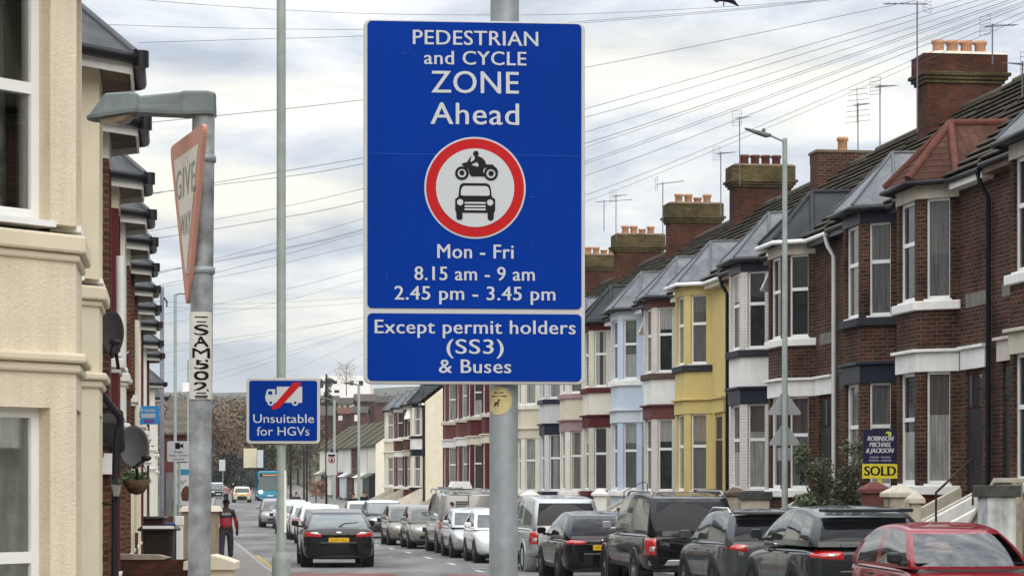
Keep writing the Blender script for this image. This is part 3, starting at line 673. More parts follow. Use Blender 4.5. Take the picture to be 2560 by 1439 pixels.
LS = [
 ('narrow brick bay house with white frieze behind the cream houses', 26.4, 25.1, 29, BRICKL, BRICKL, WREND, None),
 ('dark maroon bay house with cream frieze on the left row', 31.2, 29, 33.5, MAROON, MAROON, SMOOTH, WREND),
 ('white rendered bay house with a slate bay roof on the left row', 35.4, 33.5, 37.6, WREND, BRICKL, None, None),
 ('orange brick bay house beyond the white rendered one on the left', 39.4, 37.6, 41.7, BRICKL, BRICKL, WREND, None),
 ('cream piered brick bay house in the middle of the left row', 43.6, 41.7, 45.9, BRICKL, SMOOTH, None, WREND),
 ('brick bay house with cream pipe and flag on the left row', 48.0, 45.9, 50.3, BRICKL, BRICKL, None, WREND),
 ('pale cream bay house far down the left row', 52.6, 50.3, 54.8, WREND, SMOOTH, None, None),
 ('maroon brick bay house far down the left row', 57.2, 54.8, 59.5, BRICKM, BRICKM, None, WREND),
 ('white bay house with slate hip before the telegraph pole', 64, 59.5, 67, WREND, WREND, None, None),
 ('dark brick bay house before the gap in the left row', 70, 67, 73, BRICKM, BRICKL, None, WREND),
 ('whitish bay house with pointed slate roof at the far left', 88, 83, 92, WREND, WREND, None, None),
 ('last cream bay house of the left row', 101, 96, 105, WREND, WREND, None, None)]
for lab, sn, s0, s1, up, lo, cap, trim in LS: house_left(lab, sn, s0, s1, up, lo, cap=cap, trim=trim, lfront=-.68+max(0, sn-60)*.002)
# porch canopy and rainwater goods of the second house
q = MB(); q.T = Matrix.Translation((0, 0, 0))
q.prism([(2.30, 2.72), (3.30, 2.38), (3.30, 2.30), (2.30, 2.62)], -1.0, .1, 'y'); q.build('porch_roof', SLATE, h2)
q = MB(); q.tube([(2.3, -1.02, 2.72), (3.3, -1.02, 2.36)], .05, 8); q.tube([(1.5, -.72, 3.0), (1.5, -.72, 2.55), (2.2, -.8, 2.3), (3.3, -1.0, 2.15)], .045, 8); q.build('downpipe', GUTTER, h2)
q = MB(); q.box(2.32, 3.25, -.98, .0, 2.08, 2.30); q.build('porch_frame', WHITE, h2)

# ---------------------------------------------------------------- big blue zone sign on its post
SIGNBLUE = mat('sign_blue_sheeting', (.0006, .028, .235), .5, var=.10, vs=2.2, spec=.04, streak=.35)
SIGNGREY = mat('sign_edge_grey_white', (.45, .46, .45), .5, var=.06, vs=8)
SIGNWHITE = mat('sign_white_sheeting', (.45, .47, .49), .5, var=.03, spec=.15)
SIGNRED = mat('sign_red_sheeting', (.40, .005, .008), .45, var=.05, spec=.15)
SIGNBLK = mat('sign_black', (.006, .006, .010), .5, var=0, spec=.15)
D0 = 7.2; K0 = F/D0
pc = PX(1187, 0, D0); TH = math.radians(5.0)
sg = thing('zone_sign', 'large blue pedestrian and cycle zone sign on a thick grey post', 'road sign', (pc.x, pc.y, 0), TH)
def sx(px): return (px-1186.5)/K0
def szz(py): return EYE+(HZ-py)/K0
pz = (szz(52)+szz(960))/2; ph = (szz(52)-szz(960)); pw = 555/K0
def plate(mb, poly, y0, y1, m=0): mb.prism(poly, y0, y1, 'y', m)
q = MB(); plate(q, rr(pw, ph, .022, 6, 0, pz), .0, .028); panel = q.build('panel', SIGNGREY, sg, bevel=.004)
y0, y1, y2, y3 = 56.0, 770.0, 783.0, 952.0
def face(ya, yb, name):
    q = MB(); plate(q, rr(536/K0, szz(ya)-szz(yb), .014, 6, 0, (szz(ya)+szz(yb))/2), -.003, .002); return q.build(name, SIGNBLUE, panel)
face(57, 771, 'upper_face'); face(784, 952, 'lower_face')
q = MB()
B0 = .006
for body, xa, xb, base, cap in [('PEDESTRIAN', 1032, 1345, 114, 36), ('and CYCLE', 1060, 1315, 163, 34), ('ZONE', 1078, 1296, 234, 55), ('Ahead', 1076, 1297, 312, 54),
    ('Mon - Fri', 1093, 1283, 646, 35), ('8.15 am - 9 am', 1036, 1336, 701, 34), ('2.45 pm - 3.45 pm', 986, 1388, 750, 34),
    ('Except permit holders', 937, 1439, 834, 34), ('(SS3)', 1116, 1258, 884, 36), ('& Buses', 1097, 1277, 932, 34)]:
    q = MB(); [text(q, body, sx(xa)+.0008*k_, sx(xb)+.0008*k_, szz(base), cap/K0, y=-.0047-.0002*k_, bold=B0, space=1.06) for k_ in (-1, 1)]; q.build('text_line', SIGNWHITE, panel, recalc=False)
SCUFF = mat('pale_blue_scuff', (.02, .075, .34), .6, var=.3, vs=30)
q = MB(); q.box(sx(919), sx(1455), -.0038, -.0028, szz(387.6), szz(386.2)); q.build('sheeting_seam', SCUFF, panel)
for a, c_, w_, h_ in ((1322, 491, 20, 3), (1331, 607, 2, 14), (1003, 137, 12, 5), (1020, 128, 3, 9), (965, 690, 2, 22), (1402, 300, 14, 1.5)):
    q = MB(); q.prism([(sx(a), szz(c_)), (sx(a+w_*.3), szz(c_-h_*.5)), (sx(a+w_), szz(c_-h_*.2)), (sx(a+w_*.6), szz(c_+h_*.5))], -.0038, -.0028, 'y'); q.build('scuff', SCUFF, panel)
RC = (sx(1187), szz(470))
q = MB(); plate(q, circ(*RC, 127/K0, 64), -.0045, 0, 0); plate(q, circ(*RC, 122.5/K0, 64), -.006, -.003, 1); plate(q, circ(*RC, 98/K0, 64), -.0075, -.004, 0)
q.build('roundel', [SIGNWHITE, SIGNRED], panel)
def pic(pts): return [(sx(1060+a/5.996), szz(360+c_/5.996)) for a, c_ in pts]
q = MB()
def blk(pts, m=0, y=-.009): plate(q, pic(pts), y, -.0065, m)
def ring(cx, cy, r0, r1, gap=None):
    n = 36
    for i in range(n):
        t0, t1 = 2*math.pi*i/n, 2*math.pi*(i+1)/n
        blk([(cx+r0*math.cos(t0), cy+r0*math.sin(t0)), (cx+r1*math.cos(t0), cy+r1*math.sin(t0)), (cx+r1*math.cos(t1), cy+r1*math.sin(t1)), (cx+r0*math.cos(t1), cy+r0*math.sin(t1))])
def disc(cx, cy, r, m=0, y=-.009): blk([(cx+r*math.cos(2*math.pi*i/28), cy+r*math.sin(2*math.pi*i/28)) for i in range(28)], m, y)
ring(563, 445, 64, 103); disc(563, 440, 37); ring(998, 447, 68, 105); disc(1000, 445, 40)
disc(772, 150, 42); blk([(758, 185), (820, 190), (870, 215), (905, 250), (925, 300), (930, 320), (905, 345), (880, 410), (888, 440), (920, 470), (905, 492), (705, 492), (675, 450), (665, 400), (640, 365), (720, 325), (800, 345), (815, 330), (805, 290), (785, 275), (715, 305), (690, 285), (750, 240)], y=-.0088)
blk([(560, 300), (640, 278), (690, 195), (703, 180), (700, 200), (690, 270), (720, 320), (640, 375), (600, 345), (565, 320)], y=-.0091)
blk([(920, 310), (1030, 310), (1045, 335), (1085, 365), (1110, 430), (1080, 445), (1030, 360), (960, 350), (900, 370)], y=-.0092)
blk([(640, 360), (670, 370), (690, 440), (700, 492), (740, 492), (740, 360)], y=-.0093)
# the car seen from the front
blk([(510, 800), (520, 680), (535, 620), (575, 592), (930, 592), (975, 615), (995, 660), (1012, 800)], y=-.0088)
blk([(462, 830), (510, 796), (1015, 796), (1062, 830), (1062, 1000), (1045, 1030), (940, 1035), (580, 1035), (475, 1030), (462, 1000)], y=-.0091)
blk([(478, 1020), (572, 1020), (570, 1125), (545, 1142), (505, 1142), (480, 1120)]); blk([(948, 1020), (1043, 1020), (1038, 1125), (1015, 1148), (975, 1148), (950, 1120)])
blk([(545, 770), (548, 700), (570, 650), (600, 635), (920, 635), (955, 650), (975, 700), (980, 765), (950, 780), (575, 780)], 1, -.0105)
disc(535, 880, 47, 1, -.0105); disc(985, 880, 46, 1, -.0105)
for yy in (888, 938, 984): blk([(603, yy-13), (918, yy-13), (918, yy+13), (603, yy+13)], 1, -.0105)
q.build('pictogram', [SIGNBLK, SIGNWHITE], panel)
pp = PX(1260, 0, D0+.06)
inv = Matrix.Rotation(-TH, 4, 'Z') @ Matrix.Translation((-pc.x, -pc.y, 0))
c0 = inv @ Vector((pp.x, pp.y+.02, 0))
q = MB(); q.tube([(c0.x-.006, c0.y, 0), (c0.x+.004, c0.y, 4.2)], .0435, 28); q.build('post', STEEL, sg)
for zz in (szz(150), szz(850)): q = MB(); q.lathe([(.0445, zz), (.047, zz), (.047, zz+.025), (.0445, zz+.025)], (c0.x, c0.y, 0), n=24); q.build('clamp', STEEL, sg)
# small yellow dog notice wrapped round the post just under the panel
DOGY = mat('yellow_dog_notice', (.47, .39, .20), .6, var=.18, vs=20)
INK = mat('brown_ink', (.05, .035, .015), .6, var=0)
c1 = Vector((pp.x, pp.y+.02, 0))
nz = szz(1000)
notice = thing('dog_notice', 'small round yellow dog notice wrapped round the post below the blue sign', 'notice', (c1.x, c1.y, nz), math.radians(-22))
def wrap(mb, poly, r, m=0, flat=.8):
    # fan of the outline bent round the post
    cx_ = sum(p[0] for p in poly)/len(poly); cz_ = sum(p[1] for p in poly)/len(poly); vs = []; rings = 6; n = len(poly)
    for k in range(rings+1):
        for p in poly:
            a = cx_+(p[0]-cx_)*k/rings; z = cz_+(p[1]-cz_)*k/rings; t = a/r; vs.append((r*math.sin(t), -r*math.cos(t), z))
    mb.add(vs, [(k*n+i, k*n+(i+1) % n, (k+1)*n+(i+1) % n, (k+1)*n+i) for k in range(rings) for i in range(n)], m)
q = MB(); wrap(q, [(a*1.0, c_) for a, c_ in circ(0, 0, .043, 36)], .0455); q.build('backing', DOGY, notice, recalc=False)
q = MB(); d = [(-12, -14), (-11, -4), (-8, 2), (3, 3), (5, 9), (4, 11), (6, 13), (10, 11), (11, 9), (8, 6), (6, 1), (5, -14), (2, -14), (1, -5), (-6, -5), (-9, -14)]
wrap(q, [(a*.0009-.004, c_*.0009-.006) for a, c_ in d], .0462); 
for zz, wd in ((.024, .016), (.014, .026)): wrap(q, [(-wd, zz-.002), (wd, zz-.002), (wd, zz+.002), (-wd, zz+.002)], .0462)
q.build('dog_mark', INK, notice, recalc=False)

# ---------------------------------------------------------------- give way sign with lit hood, on the mottled post
MOTTLE = mat('mottled_galvanised_steel', (.31, .325, .335), .55, metal=.3, var=.55, vs=7)
D1 = 7.9; K1 = F/D1
def z1(py): return EYE+(HZ-py)/K1
pb = PX(505, 0, D1); pb.z = 0; gp = thing('give_way_sign', 'mottled grey sign post with faded give way triangle and lamp hood', 'road sign', (pb.x, pb.y, 0))
def gx(px): return (px-505)/K1
q = MB(); q.tube([(gx(486), .0, 0), (gx(509), .0, z1(262))], .0372, 26); q.build('post', MOTTLE, gp)
HOOD = mat('weathered_lamp_hood', (.125, .145, .14), .55, var=.2, vs=9)
q = MB()
def hood(xa, ya, pts_low, pts_hi, wdt): pass
secs = []
for px, ytop, ybot, hw in [(219, 292, 300, .02), (232, 280, 301, .05), (260, 243, 300, .062), (268, 236, 298, .064), (332, 232, 288, .062), (346, 236, 286, .055), (352, 242, 286, .046), (452, 232, 291, .043), (462, 229, 291, .05), (520, 229, 290, .05), (538, 233, 290, .04)]:
    X = gx(px); T_, B_2 = z1(ytop), z1(ybot)
    secs.append([(X, -hw, B_2), (X, -hw, B_2+.012), (X, -hw*.86, B_2+(T_-B_2)*.45), (X, -hw*.7, T_-.008), (X, -hw*.4, T_), (X, hw*.4, T_), (X, hw*.7, T_-.008), (X, hw*.86, B_2+(T_-B_2)*.45), (X, hw, B_2+.012), (X, hw, B_2)])
q.loft(secs, sm=False); q.build('lamp_hood', HOOD, gp, bevel=.003)
q = MB(); q.prism([(gx(250), z1(299)), (gx(330), z1(290)), (gx(318), z1(303)), (gx(295), z1(310)), (gx(255), z1(306))], -.05, .05, 'y'); q.build('lamp_lens', mat('amber_lamp_lens', (.16, .12, .07), .3, var=.5, vs=20), gp)
# triangle plate: far corner left, near corner right
aL, aR, aB = PX(424, 374, 8.21)-pb, PX(510, 318, 7.63)-pb, PX(463, 775, 7.92)-pb
aR.z = aL.z = (aL.z+aR.z)/2+.012
rt = (aR-aL); wdt = rt.length; rt.normalize(); nrm = rt.cross(Vector((0, 0, 1)))
mid = (aL+aR)/2; hgt = mid.z-aB.z
Tm = Matrix(((rt.x, -nrm.x, 0, mid.x), (rt.y, -nrm.y, 0, mid.y), (rt.z, -nrm.z, 1, mid.z), (0, 0, 0, 1)))
def tri(k, r, n=6):
    A = Vector((-wdt/2, 0)); B = Vector((wdt/2, 0)); C = Vector((0, -hgt)); cen = (A+B+C)/3; P = []
    A, B, C = (cen+(p-cen)*k for p in (B, A, C))
    pts = [A, B, C]
    for i in range(3):
        p, pv, nx2 = pts[i], pts[i-1], pts[(i+1) % 3]; d0 = (pv-p).normalized(); d1 = (nx2-p).normalized()
        for j in range(n+1):
            t = j/n; a = p+d0*r*(1-t)**2+d1*r*t**2; P.append((a.x, a.y))
    return P
FADED = mat('faded_pink_red', (.44, .22, .17), .55, var=.08, vs=9); PALE = mat('faded_sign_white', (.56, .52, .46), .55, var=.06, vs=9); FADEK = mat('faded_black_letters', (.27, .255, .22), .6, var=.1)
q = MB(); q.T = Tm; q.prism(tri(1, .05), 0, .014, 'y'); tp = q.build('triangle_plate', FADED, gp, bevel=.002)
q = MB(); q.T = Tm; q.prism(tri(.70, .02), -.002, .001, 'y'); q.build('white_field', PALE, tp)
q = MB(); q.T = Tm; text(q, 'GIVE', -.165, .165, -.20, .098, -.0035, .012, space=1.15); text(q, 'WAY', -.09, .09, -.33, .075, -.0035, .012, space=1.1); q.build('lettering', FADEK, tp, recalc=False)
for py in (398, 676):
    q = MB(); x_ = gx(486)+(gx(509)-gx(486))*(z1(py)/z1(262)); q.lathe([(.038, z1(py)-.012), (.043, z1(py)-.010), (.043, z1(py)+.010), (.038, z1(py)+.012)], (x_, 0, 0), n=24); q.box(x_-.05, x_-.036, -.02, .02, z1(py)-.012, z1(py)+.012); q.build('clamp', STEEL, gp)
# column number plate
q = MB(); x_ = gx(504); R_ = .041
vs = []; n = 14; zT, zB = z1(781), z1(998)
for zz in (zB, zT):
    for i in range(n+1):
        t = math.radians(-64+128*i/n); vs.append((x_-.001+R_*math.sin(t), -R_*math.cos(t), zz))
q.add(vs, [(i, i+1, n+2+i, n+1+i) for i in range(n)]); npo = q.build('number_plate', mat('off_white_plate', (.52, .51, .46), .5, var=.08, vs=12), gp, recalc=False)
q = MB()
for ch, pa, pb_ in (('S', 813, 838), ('A', 843, 867), ('M', 872, 895), ('5', 901, 923), ('0', 929, 950), ('2', 956, 978)):
    v, f = text_geo(ch, .02); xs_ = [p[0] for p in v]; lo, hi = cap_h(.02); ys_ = [p[1] for p in v]
    wd = .037 if ch != 'M' else .046
    mk = MB()
    for kz, dz_ in enumerate((-.0016, 0, .0016)):
      vv = []
      for p in v:
        a = ((p[0]-min(xs_))/(max(xs_)-min(xs_))-.5)*wd*1.35+.004; z_ = dz_+z1(pb_)+(p[1]-min(ys_))/(max(ys_)-min(ys_))*(pb_-pa)/K1; t = a/R_
        rq = R_+.0012+.0003*kz; vv.append((x_+rq*math.sin(t), -rq*math.cos(t), z_))
      mk.add(vv, f)
    mk.build('letter', SIGNBLK, npo, recalc=False)
for py, wd in ((794, .022), (806, .016), (983, .016), (990, .022), (994, .02)):
    vv = []
    for zz in (z1(py+1.4), z1(py-1.4)):
        for i in range(7):
            t = (-wd+2*wd*i/6+.004)/R_; vv.append((x_+(R_+.0012)*math.sin(t), -(R_+.0012)*math.cos(t), zz))
    q.add(vv, [(i, i+1, 8+i, 7+i) for i in range(6)])
q.build('lettering', SIGNBLK, npo, recalc=False)

# ---------------------------------------------------------------- lamp column with the HGV sign
D2 = 20.0; K2 = F/D2
pl = PX(703, 0, D2); gl = gz(D2)
lc = thing('lamp_column', 'tall grey green lamp column standing behind the small blue lorry sign', 'lamp post', (pl.x, pl.y, gl))
def z2(py): return EYE+(HZ-py)/K2-gl
q = MB(); q.lathe([(.078, -.1), (.078, z2(1402)), (.072, z2(1388)), (.045, z2(1380)), (.039, z2(1376)), (.0385, z2(600)), (.037, 8.0)], n=24); q.build('column', STEELG, lc)
q = MB(); q.tube([(0, 0, 8.0), (.0, -.1, 8.25), (.1, -.7, 8.4)], .03, 8); q.build('arm', STEELG, lc); q = MB(); q.ball((.12, -.95, 8.42), (.12, .32, .07)); q.build('lantern', HOOD, lc)
q = MB(); q.box(-.018, .018, -.081, -.079, z2(1439), z2(1180)) if False else q.box(.028, .044, -.03, -.012, z2(1330), z2(1175)); q.build('cable_strip', WHITE, lc)
hs = PX(708, 1026, D2-.06); hg = thing('lorry_sign', 'small blue sign with a crossed out lorry on the lamp column', 'road sign', tuple(hs), math.radians(2))
hw, hh = 183/K2, 164/K2
q = MB(); q.prism(rr(hw, hh, .03, 6), 0, .02, 'y'); pn_ = q.build('panel', SIGNGREY, hg, bevel=.004)
q = MB(); q.prism(rr(hw-14/K2, hh-14/K2, .02, 6), -.003, .001, 'y'); q.build('face', SIGNBLUE, pn_)
def hx(a): return (a-680)/6.2545/K2
def hz_(a): return -(a-785)/6.2565/K2
q = MB()
text(q, 'Unsuitable', hx(215), hx(1160), hz_(975), 138/6.25/K2, -.0045, .016); q.build('text_line', SIGNWHITE, pn_, recalc=False); q = MB(); text(q, 'for HGVs', hx(270), hx(1090), hz_(1172), 138/6.25/K2, -.0045, .016)
q.build('text_line', SIGNWHITE, pn_, recalc=False)
q = MB()
def hp(pts, m, y): q.prism([(hx(a), hz_(c_)) for a, c_ in pts], y, -.0025, 'y', m)
hp([(580, 410), (975, 410), (975, 660), (580, 660)], 0, -.0045); hp([(400, 570), (425, 470), (445, 450), (555, 450), (555, 535), (582, 535), (582, 660), (470, 672), (415, 640)], 0, -.0048)
def hd(cx_, cy_, r, m, y): hp([(cx_+r*math.cos(2*math.pi*i/20), cy_+r*math.sin(2*math.pi*i/20)) for i in range(20)], m, y)
for cx_ in (488, 866): hd(cx_, 655, 52, 0, -.0052); hd(cx_, 660, 22, 1, -.006)
hp([(448, 480), (510, 480), (510, 535), (448, 535)], 1, -.006)
hp([(500, 735), (520, 715), (840, 345), (960, 345), (950, 385), (640, 725), (560, 765), (510, 765)], 2, -.0072)
q.build('pictogram', [SIGNWHITE, SIGNBLUE, SIGNRED], pn_)
# ---------------------------------------------------------------- vehicles
def paint(name, col, metal=.25, rough=.3):
    return mat(name, col, rough, metal if metal > .55 else 0, var=.05, vs=5, coat=.85, spec=.05)
def carglass(name, tint):
    m, t, b = newmat(name); b.inputs['Base Color'].default_value = (*tint, 1); b.inputs['Roughness'].default_value = .03; b.inputs['Specular IOR Level'].default_value = .55
    return m
def sideglass(name, tint):
    m = carglass(name, tint); m.node_tree.nodes['Principled BSDF'].inputs['IOR'].default_value = 3.0; m.node_tree.nodes['Principled BSDF'].inputs['Specular IOR Level'].default_value = .5; return m
CGS = sideglass('reflective_side_glass', (.02, .022, .022))
CG = carglass('car_glass', (.035, .04, .042)); CGP = carglass('privacy_glass', (.008, .008, .010)); CGP.node_tree.nodes['Principled BSDF'].inputs['Specular IOR Level'].default_value = .22; CGL = carglass('pale_car_glass', (.13, .155, .155))
CGSM = carglass('smoked_canopy_glass', (.03, .03, .034)); CGSM.node_tree.nodes['Principled BSDF'].inputs['Specular IOR Level'].default_value = .1
SEAT = mat('seat_fabric', (.10, .11, .12), .9, var=.2)
m_, t_, b_ = newmat('clear_windscreen'); CGC = m_
o_ = t_.nodes['Material Output']; tr_ = N(t_, 'ShaderNodeBsdfTransparent', inp={0: (.80, .88, .87, 1)}); gl_ = N(t_, 'ShaderNodeBsdfGlossy', inp={'Roughness': .015})
mx_ = N(t_, 'ShaderNodeMixShader'); fr_ = N(t_, 'ShaderNodeFresnel', inp={0: 1.55}); ad_ = N(t_, 'ShaderNodeMath', operation='MULTIPLY_ADD', inp={1: 1.0, 2: .05})
t_.links.new(fr_.outputs[0], ad_.inputs[0]); t_.links.new(ad_.outputs[0], mx_.inputs[0]); t_.links.new(tr_.outputs[0], mx_.inputs[1]); t_.links.new(gl_.outputs[0], mx_.inputs[2]); t_.links.new(mx_.outputs[0], o_.inputs[0])
def wheel(parent, x, y, r, w, sgn, rim=ALLOY):
    q = MB(); a = x+sgn*w/2; b0 = x-sgn*w/2
    q.lathe([(r*.62, a-sgn*.01), (r*.66, a), (r*.93, a), (r, a-sgn*.03), (r, b0+sgn*.03), (r*.9, b0), (r*.6, b0)], (0, y, r), 'x', 24); to = q.build('wheel', RUBBER, parent)
    q = MB(); q.lathe([(r*.66, a-sgn*.012), (r*.62, a-sgn*.004), (r*.60, a-sgn*.05), (.02, a-sgn*.06)], (0, y, r), 'x', 24, m=1)
    for k in range(5):
        t = 2*math.pi*k/5+.3; c, s = math.cos(t), math.sin(t)
        pts = [(-.035, .05), (.035, .05), (.022, r*.63), (-.022, r*.63)]
        q.prism([(y+p[0]*c-p[1]*s, r+p[0]*s+p[1]*c) for p in pts], a-sgn*.05, a-sgn*.008, 'x')
    q.lathe([(.06, a-sgn*.05), (.06, a-sgn*.005), (.03, a-sgn*.002)], (0, y, r), 'x', 12)
    q.build('rim', [rim, BLACKPL], to)
def car(label, pos, rz, sp, cat='car', name='parked_car', group='cars parked along the street'):
    L, W, H = sp['L'], sp['W'], sp['H']; hl, hw = L/2, W/2
    root = thing(name, label, cat, pos, rz, group)
    body = sp['paint']; top = sp['top']; belt = sp['belt']
    ys = [-hl, -hl+.05, -hl+.16, -hl+.42, -hl*.62, -hl*.2, hl*.2, hl*.56, hl-.55, hl-.25, hl-.08, hl]
    wf = [.80, .88, .945, .985, 1, 1, 1, 1, .985, .93, .83, .70]
    gc = sp.get('gc', .2); bz = [gc+.16, gc+.08, gc+.03, gc, gc, gc, gc, gc, gc, gc+.02, gc+.06, gc+.14]
    secs = []
    for y, k, b0 in zip(ys, wf, bz):
        w = hw*k; t = lerpt(top, y); mid = b0+(t-b0)*.55
        half = [(w*.70, b0), (w*.93, b0+.03), (w*.985, b0+.16), (w, mid), (w*.992, t-.17), (w*.972, t-.07), (w*.90, t-.012), (w*.6, t+.012)]
        secs.append([(x, y, z) for x, z in half]+[(0, y, t+.02)]+[(-x, y, z) for x, z in half[::-1]]+[(0, y, b0)])
    q = MB(); q.loft(secs); bo = q.build('body', body, root, sub=2)
    # cabin: windscreen, sides, rear screen, pillars and roof from one grid
    (f0, r0, f1, r1), wr = sp['cab'], sp.get('wr', .80)
    wb = hw*sp.get('wb', .93)
    side = sp.get('side', [(0, .05, 'p'), (.05, .44, 'g'), (.44, .50, 'p'), (.50, .84, 'g'), (.84, 1, 'p')])
    pw = sp.get('apw', .05); frn = [(0, pw, 'p'), (pw, 1-pw, 'g'), (1-pw, 1, 'p')]
    rear = sp.get('rearw', [(0, .06, 'p'), (.06, .94, 'r'), (.94, 1, 'p')])
    cols = [('f', a, c, k) for a, c, k in frn]+[('s', a, c, k) for a, c, k in side]+[('b', a, c, k) for a, c, k in rear]+[('t', 1-c, 1-a, k) for a, c, k in side[::-1]]
    def pt(seg, u, h):
        # h 0 belt .. 1 roof edge ; bowed sides
        hh = max(h, 0); ww = wb+(wr*hw-wb)*(.45*hh+.55*hh**2.2); yf = f0+(f1-f0)*(.80*hh+.20*hh**2.5); yr_ = r0+(r1-r0)*(.45*hh+.55*hh**2.2)
        dr_ = {'f': .055, 'b': sp.get('droop', .07)}.get(seg)
        uu = u if seg == 's' else 1-u
        if dr_ is None: dr_ = .055*max(0, 1-uu/.45)**2+sp.get('droop', .07)*max(0, (uu-.45)/.55)**2
        z = belt+(H-.045-belt)*h-dr_*hh
        if seg in 'st': ww *= 1-.05*abs(uu-.4)*hh
        else: ww *= 1-.05*(.4 if seg == 'f' else .6)*hh
        if seg == 'f': x = -ww+2*ww*u; return (x, yf+.16*(1-abs(2*u-1)**2.6)-.10, z)
        if seg == 's': return (ww, yf-.10+(yr_+.05-yf+.10)*u, z)
        if seg == 'b': x = ww-2*ww*u; return (x, yr_+.05-.11*(1-abs(2*u-1)**3), z)
        return (-ww, yr_+.05+(yf-.10-yr_-.05)*u, z)
    wt = sp.get('wt', .90); w0_ = sp.get('wz0', .06); rows = [-.08, w0_]+[w0_+(wt-w0_)*i/5 for i in range(1, 5)]+[wt, .5+wt/2, 1.0]
    sub_ = {'f': 12, 'b': 12, 's': 5, 't': 5}
    G = MB(); RP = MB(); B = MB(); SG = {}; ringtop = []
    for seg, a, c, k in cols:
        n = sub_[seg] if (c-a) > .2 else 1
        for i in range(n):
            u0, u1 = a+(c-a)*i/n, a+(c-a)*(i+1)/n
            ringtop.append(pt(seg, u0, 1.0))
            for h0, h1 in zip(rows, rows[1:]):
                quad = [pt(seg, u0, h0), pt(seg, u1, h0), pt(seg, u1, h1), pt(seg, u0, h1)]
                glass = k in 'gr' and sp.get('wz0', .06) <= h0 and h1 <= wt
                (RP if glass and k == 'r' else SG.setdefault((seg, a), MB()) if glass and seg in 'st' else G if glass else B).add(quad, [(0, 1, 2, 3)], 0, True)
    n = len(ringtop); cx_ = 0; cy_ = (f1+r1)/2
    rings = [ringtop]
    for k, dz in ((.985, .016), (.95, .030), (.86, .045), (.6, .062), (.3, .070)): rings.append([(p[0]*k, cy_+(p[1]-cy_)*k, p[2]*k**.5+(H-.045)*(1-k**.5)+dz*.8) for p in ringtop])
    RB = MB(); RB.loft(rings, caps=False); RB.add(rings[-1]+[(0, cy_, H+.012)], [(i, (i+1) % n, n) for i in range(n)], 0, True)
    def weld(mb, nm, m):
        o = mb.build(nm, m, root, recalc=False)
        import bmesh
        bm = bmesh.new(); bm.from_mesh(o.data); bmesh.ops.remove_doubles(bm, verts=bm.verts, dist=1e-4); bmesh.ops.recalc_face_normals(bm, faces=bm.faces); bm.to_mesh(o.data); bm.free()
        return o
    weld(B, 'pillars', sp.get('pillar', body)); weld(RB, 'roof', sp.get('roofm', body)); go = weld(G, 'windscreen', sp.get('glass', CG)); [weld(g_, 'side_window', sp.get('sglass', CGS)) for g_ in SG.values()]
    if RP.v: weld(RP, 'rear_window', sp.get('rglass', CG))
    if sp.get('inside'):
        q = MB()
        for sx_ in (-.36, .36):
            q.box(sx_-.24, sx_+.24, f0-1.25, f0-1.1, .5, belt+.18); q.box(sx_-.13, sx_+.13, f0-1.24, f0-1.13, belt+.2, belt+.42)
        q.box(-.6, .6, r0+.75, r0+.9, .5, belt+.12); q.box(-hw*.85, hw*.85, f0-.55, f0-.02, .6, belt-.03)
        q.build('seats', SEAT, root, bevel=.04)
        q = MB(); q.box(-wb*.94, wb*.94, r0+.14, f0-.06, belt+.028, belt+.04); q.build('dark_cabin_cover', mat('dark_cover', (.03, .03, .032), .8, var=.2), root)  # dark sheet added over the body top to darken the cabin
        q = MB(); q.lathe([(.19, 0), (.20, .02), (.19, .04)], (sp['inside']*.36, f0-.75, belt-.02), 'y', 20); q.box(-.11, .11, f1+.0, f1+.03, H-.28, H-.2); q.build('mirror_and_wheel', BLACKPL, root)
    # wheels, arches, mirrors
    r = sp.get('r', .33); wy = sp.get('wy', (hl-.95, -hl+.95))
    for y in wy:
        for s_ in (1, -1):
            q = MB(); q.lathe([(r+.07, s_*(hw-.30)), (r+.07, s_*(hw-.012)), (r+.05, s_*(hw+.004))], (0, y, r+.01), 'x', 24); q.build('wheel_arch', sp.get('arch', BLACKPL), root)
            wheel(root, s_*(hw-.09), y, r, .2, s_)
    for s_ in (1, -1):
        q = MB(); q.prism([(s_*wb*.97, f0-.28), (s_*wb*.97, f0-.38), (s_*(hw+.05), f0-.36), (s_*(hw+.05), f0-.31)], belt-.005, belt+.05); q.prism(rr(.20, .15, .05, 4, s_*(hw+.085), belt+.10), f0-.38, f0-.27, 'y', scale=.72); q.build('door_mirror', sp.get('mirror', body), root, bevel=.015)
        q = MB()
        for yy in sp.get('handles', (.25, -.75)): q.box(s_*(hw*.985)-.02, s_*(hw*.985)+.02, yy-.1, yy+.1, belt-.16, belt-.13)
        q.build('door_handle', sp.get('mirror', body), root, bevel=.008)
    # lamps follow the rounded corners of the body
    from mathutils.bvhtree import BVHTree
    dg = bpy.context.evaluated_depsgraph_get(); dg.update()
    bv = BVHTree.FromObject(bo, dg)
    def lamp(nm, m, s_, end, t0, t1, lo, hi, off=.012, c=.45, lo1=None, hi1=None, n=10, k=5):
        lo1 = lo if lo1 is None else lo1; hi1 = hi if hi1 is None else hi1
        vs = []; inn = []; C0 = Vector((s_*(hw-c), end*(hl-c), 0))
        for i in range(n+1):
            th = math.radians(t0+(t1-t0)*i/n); dr = Vector((s_*math.sin(th), end*math.cos(th), 0))
            for j in range(k+1):
                a_, b_ = lo+(lo1-lo)*i/n, hi+(hi1-hi)*i/n; z = a_+(b_-a_)*j/k
                r_ = bv.ray_cast(Vector((C0.x, C0.y, z))+dr*4, -dr)
                p = r_[0] if r_[0] is not None else Vector((C0.x, C0.y, z))+dr*c
                edge = i in (0, n) or j in (0, k)
                vs.append(p+dr*(off if not edge else off-.02))
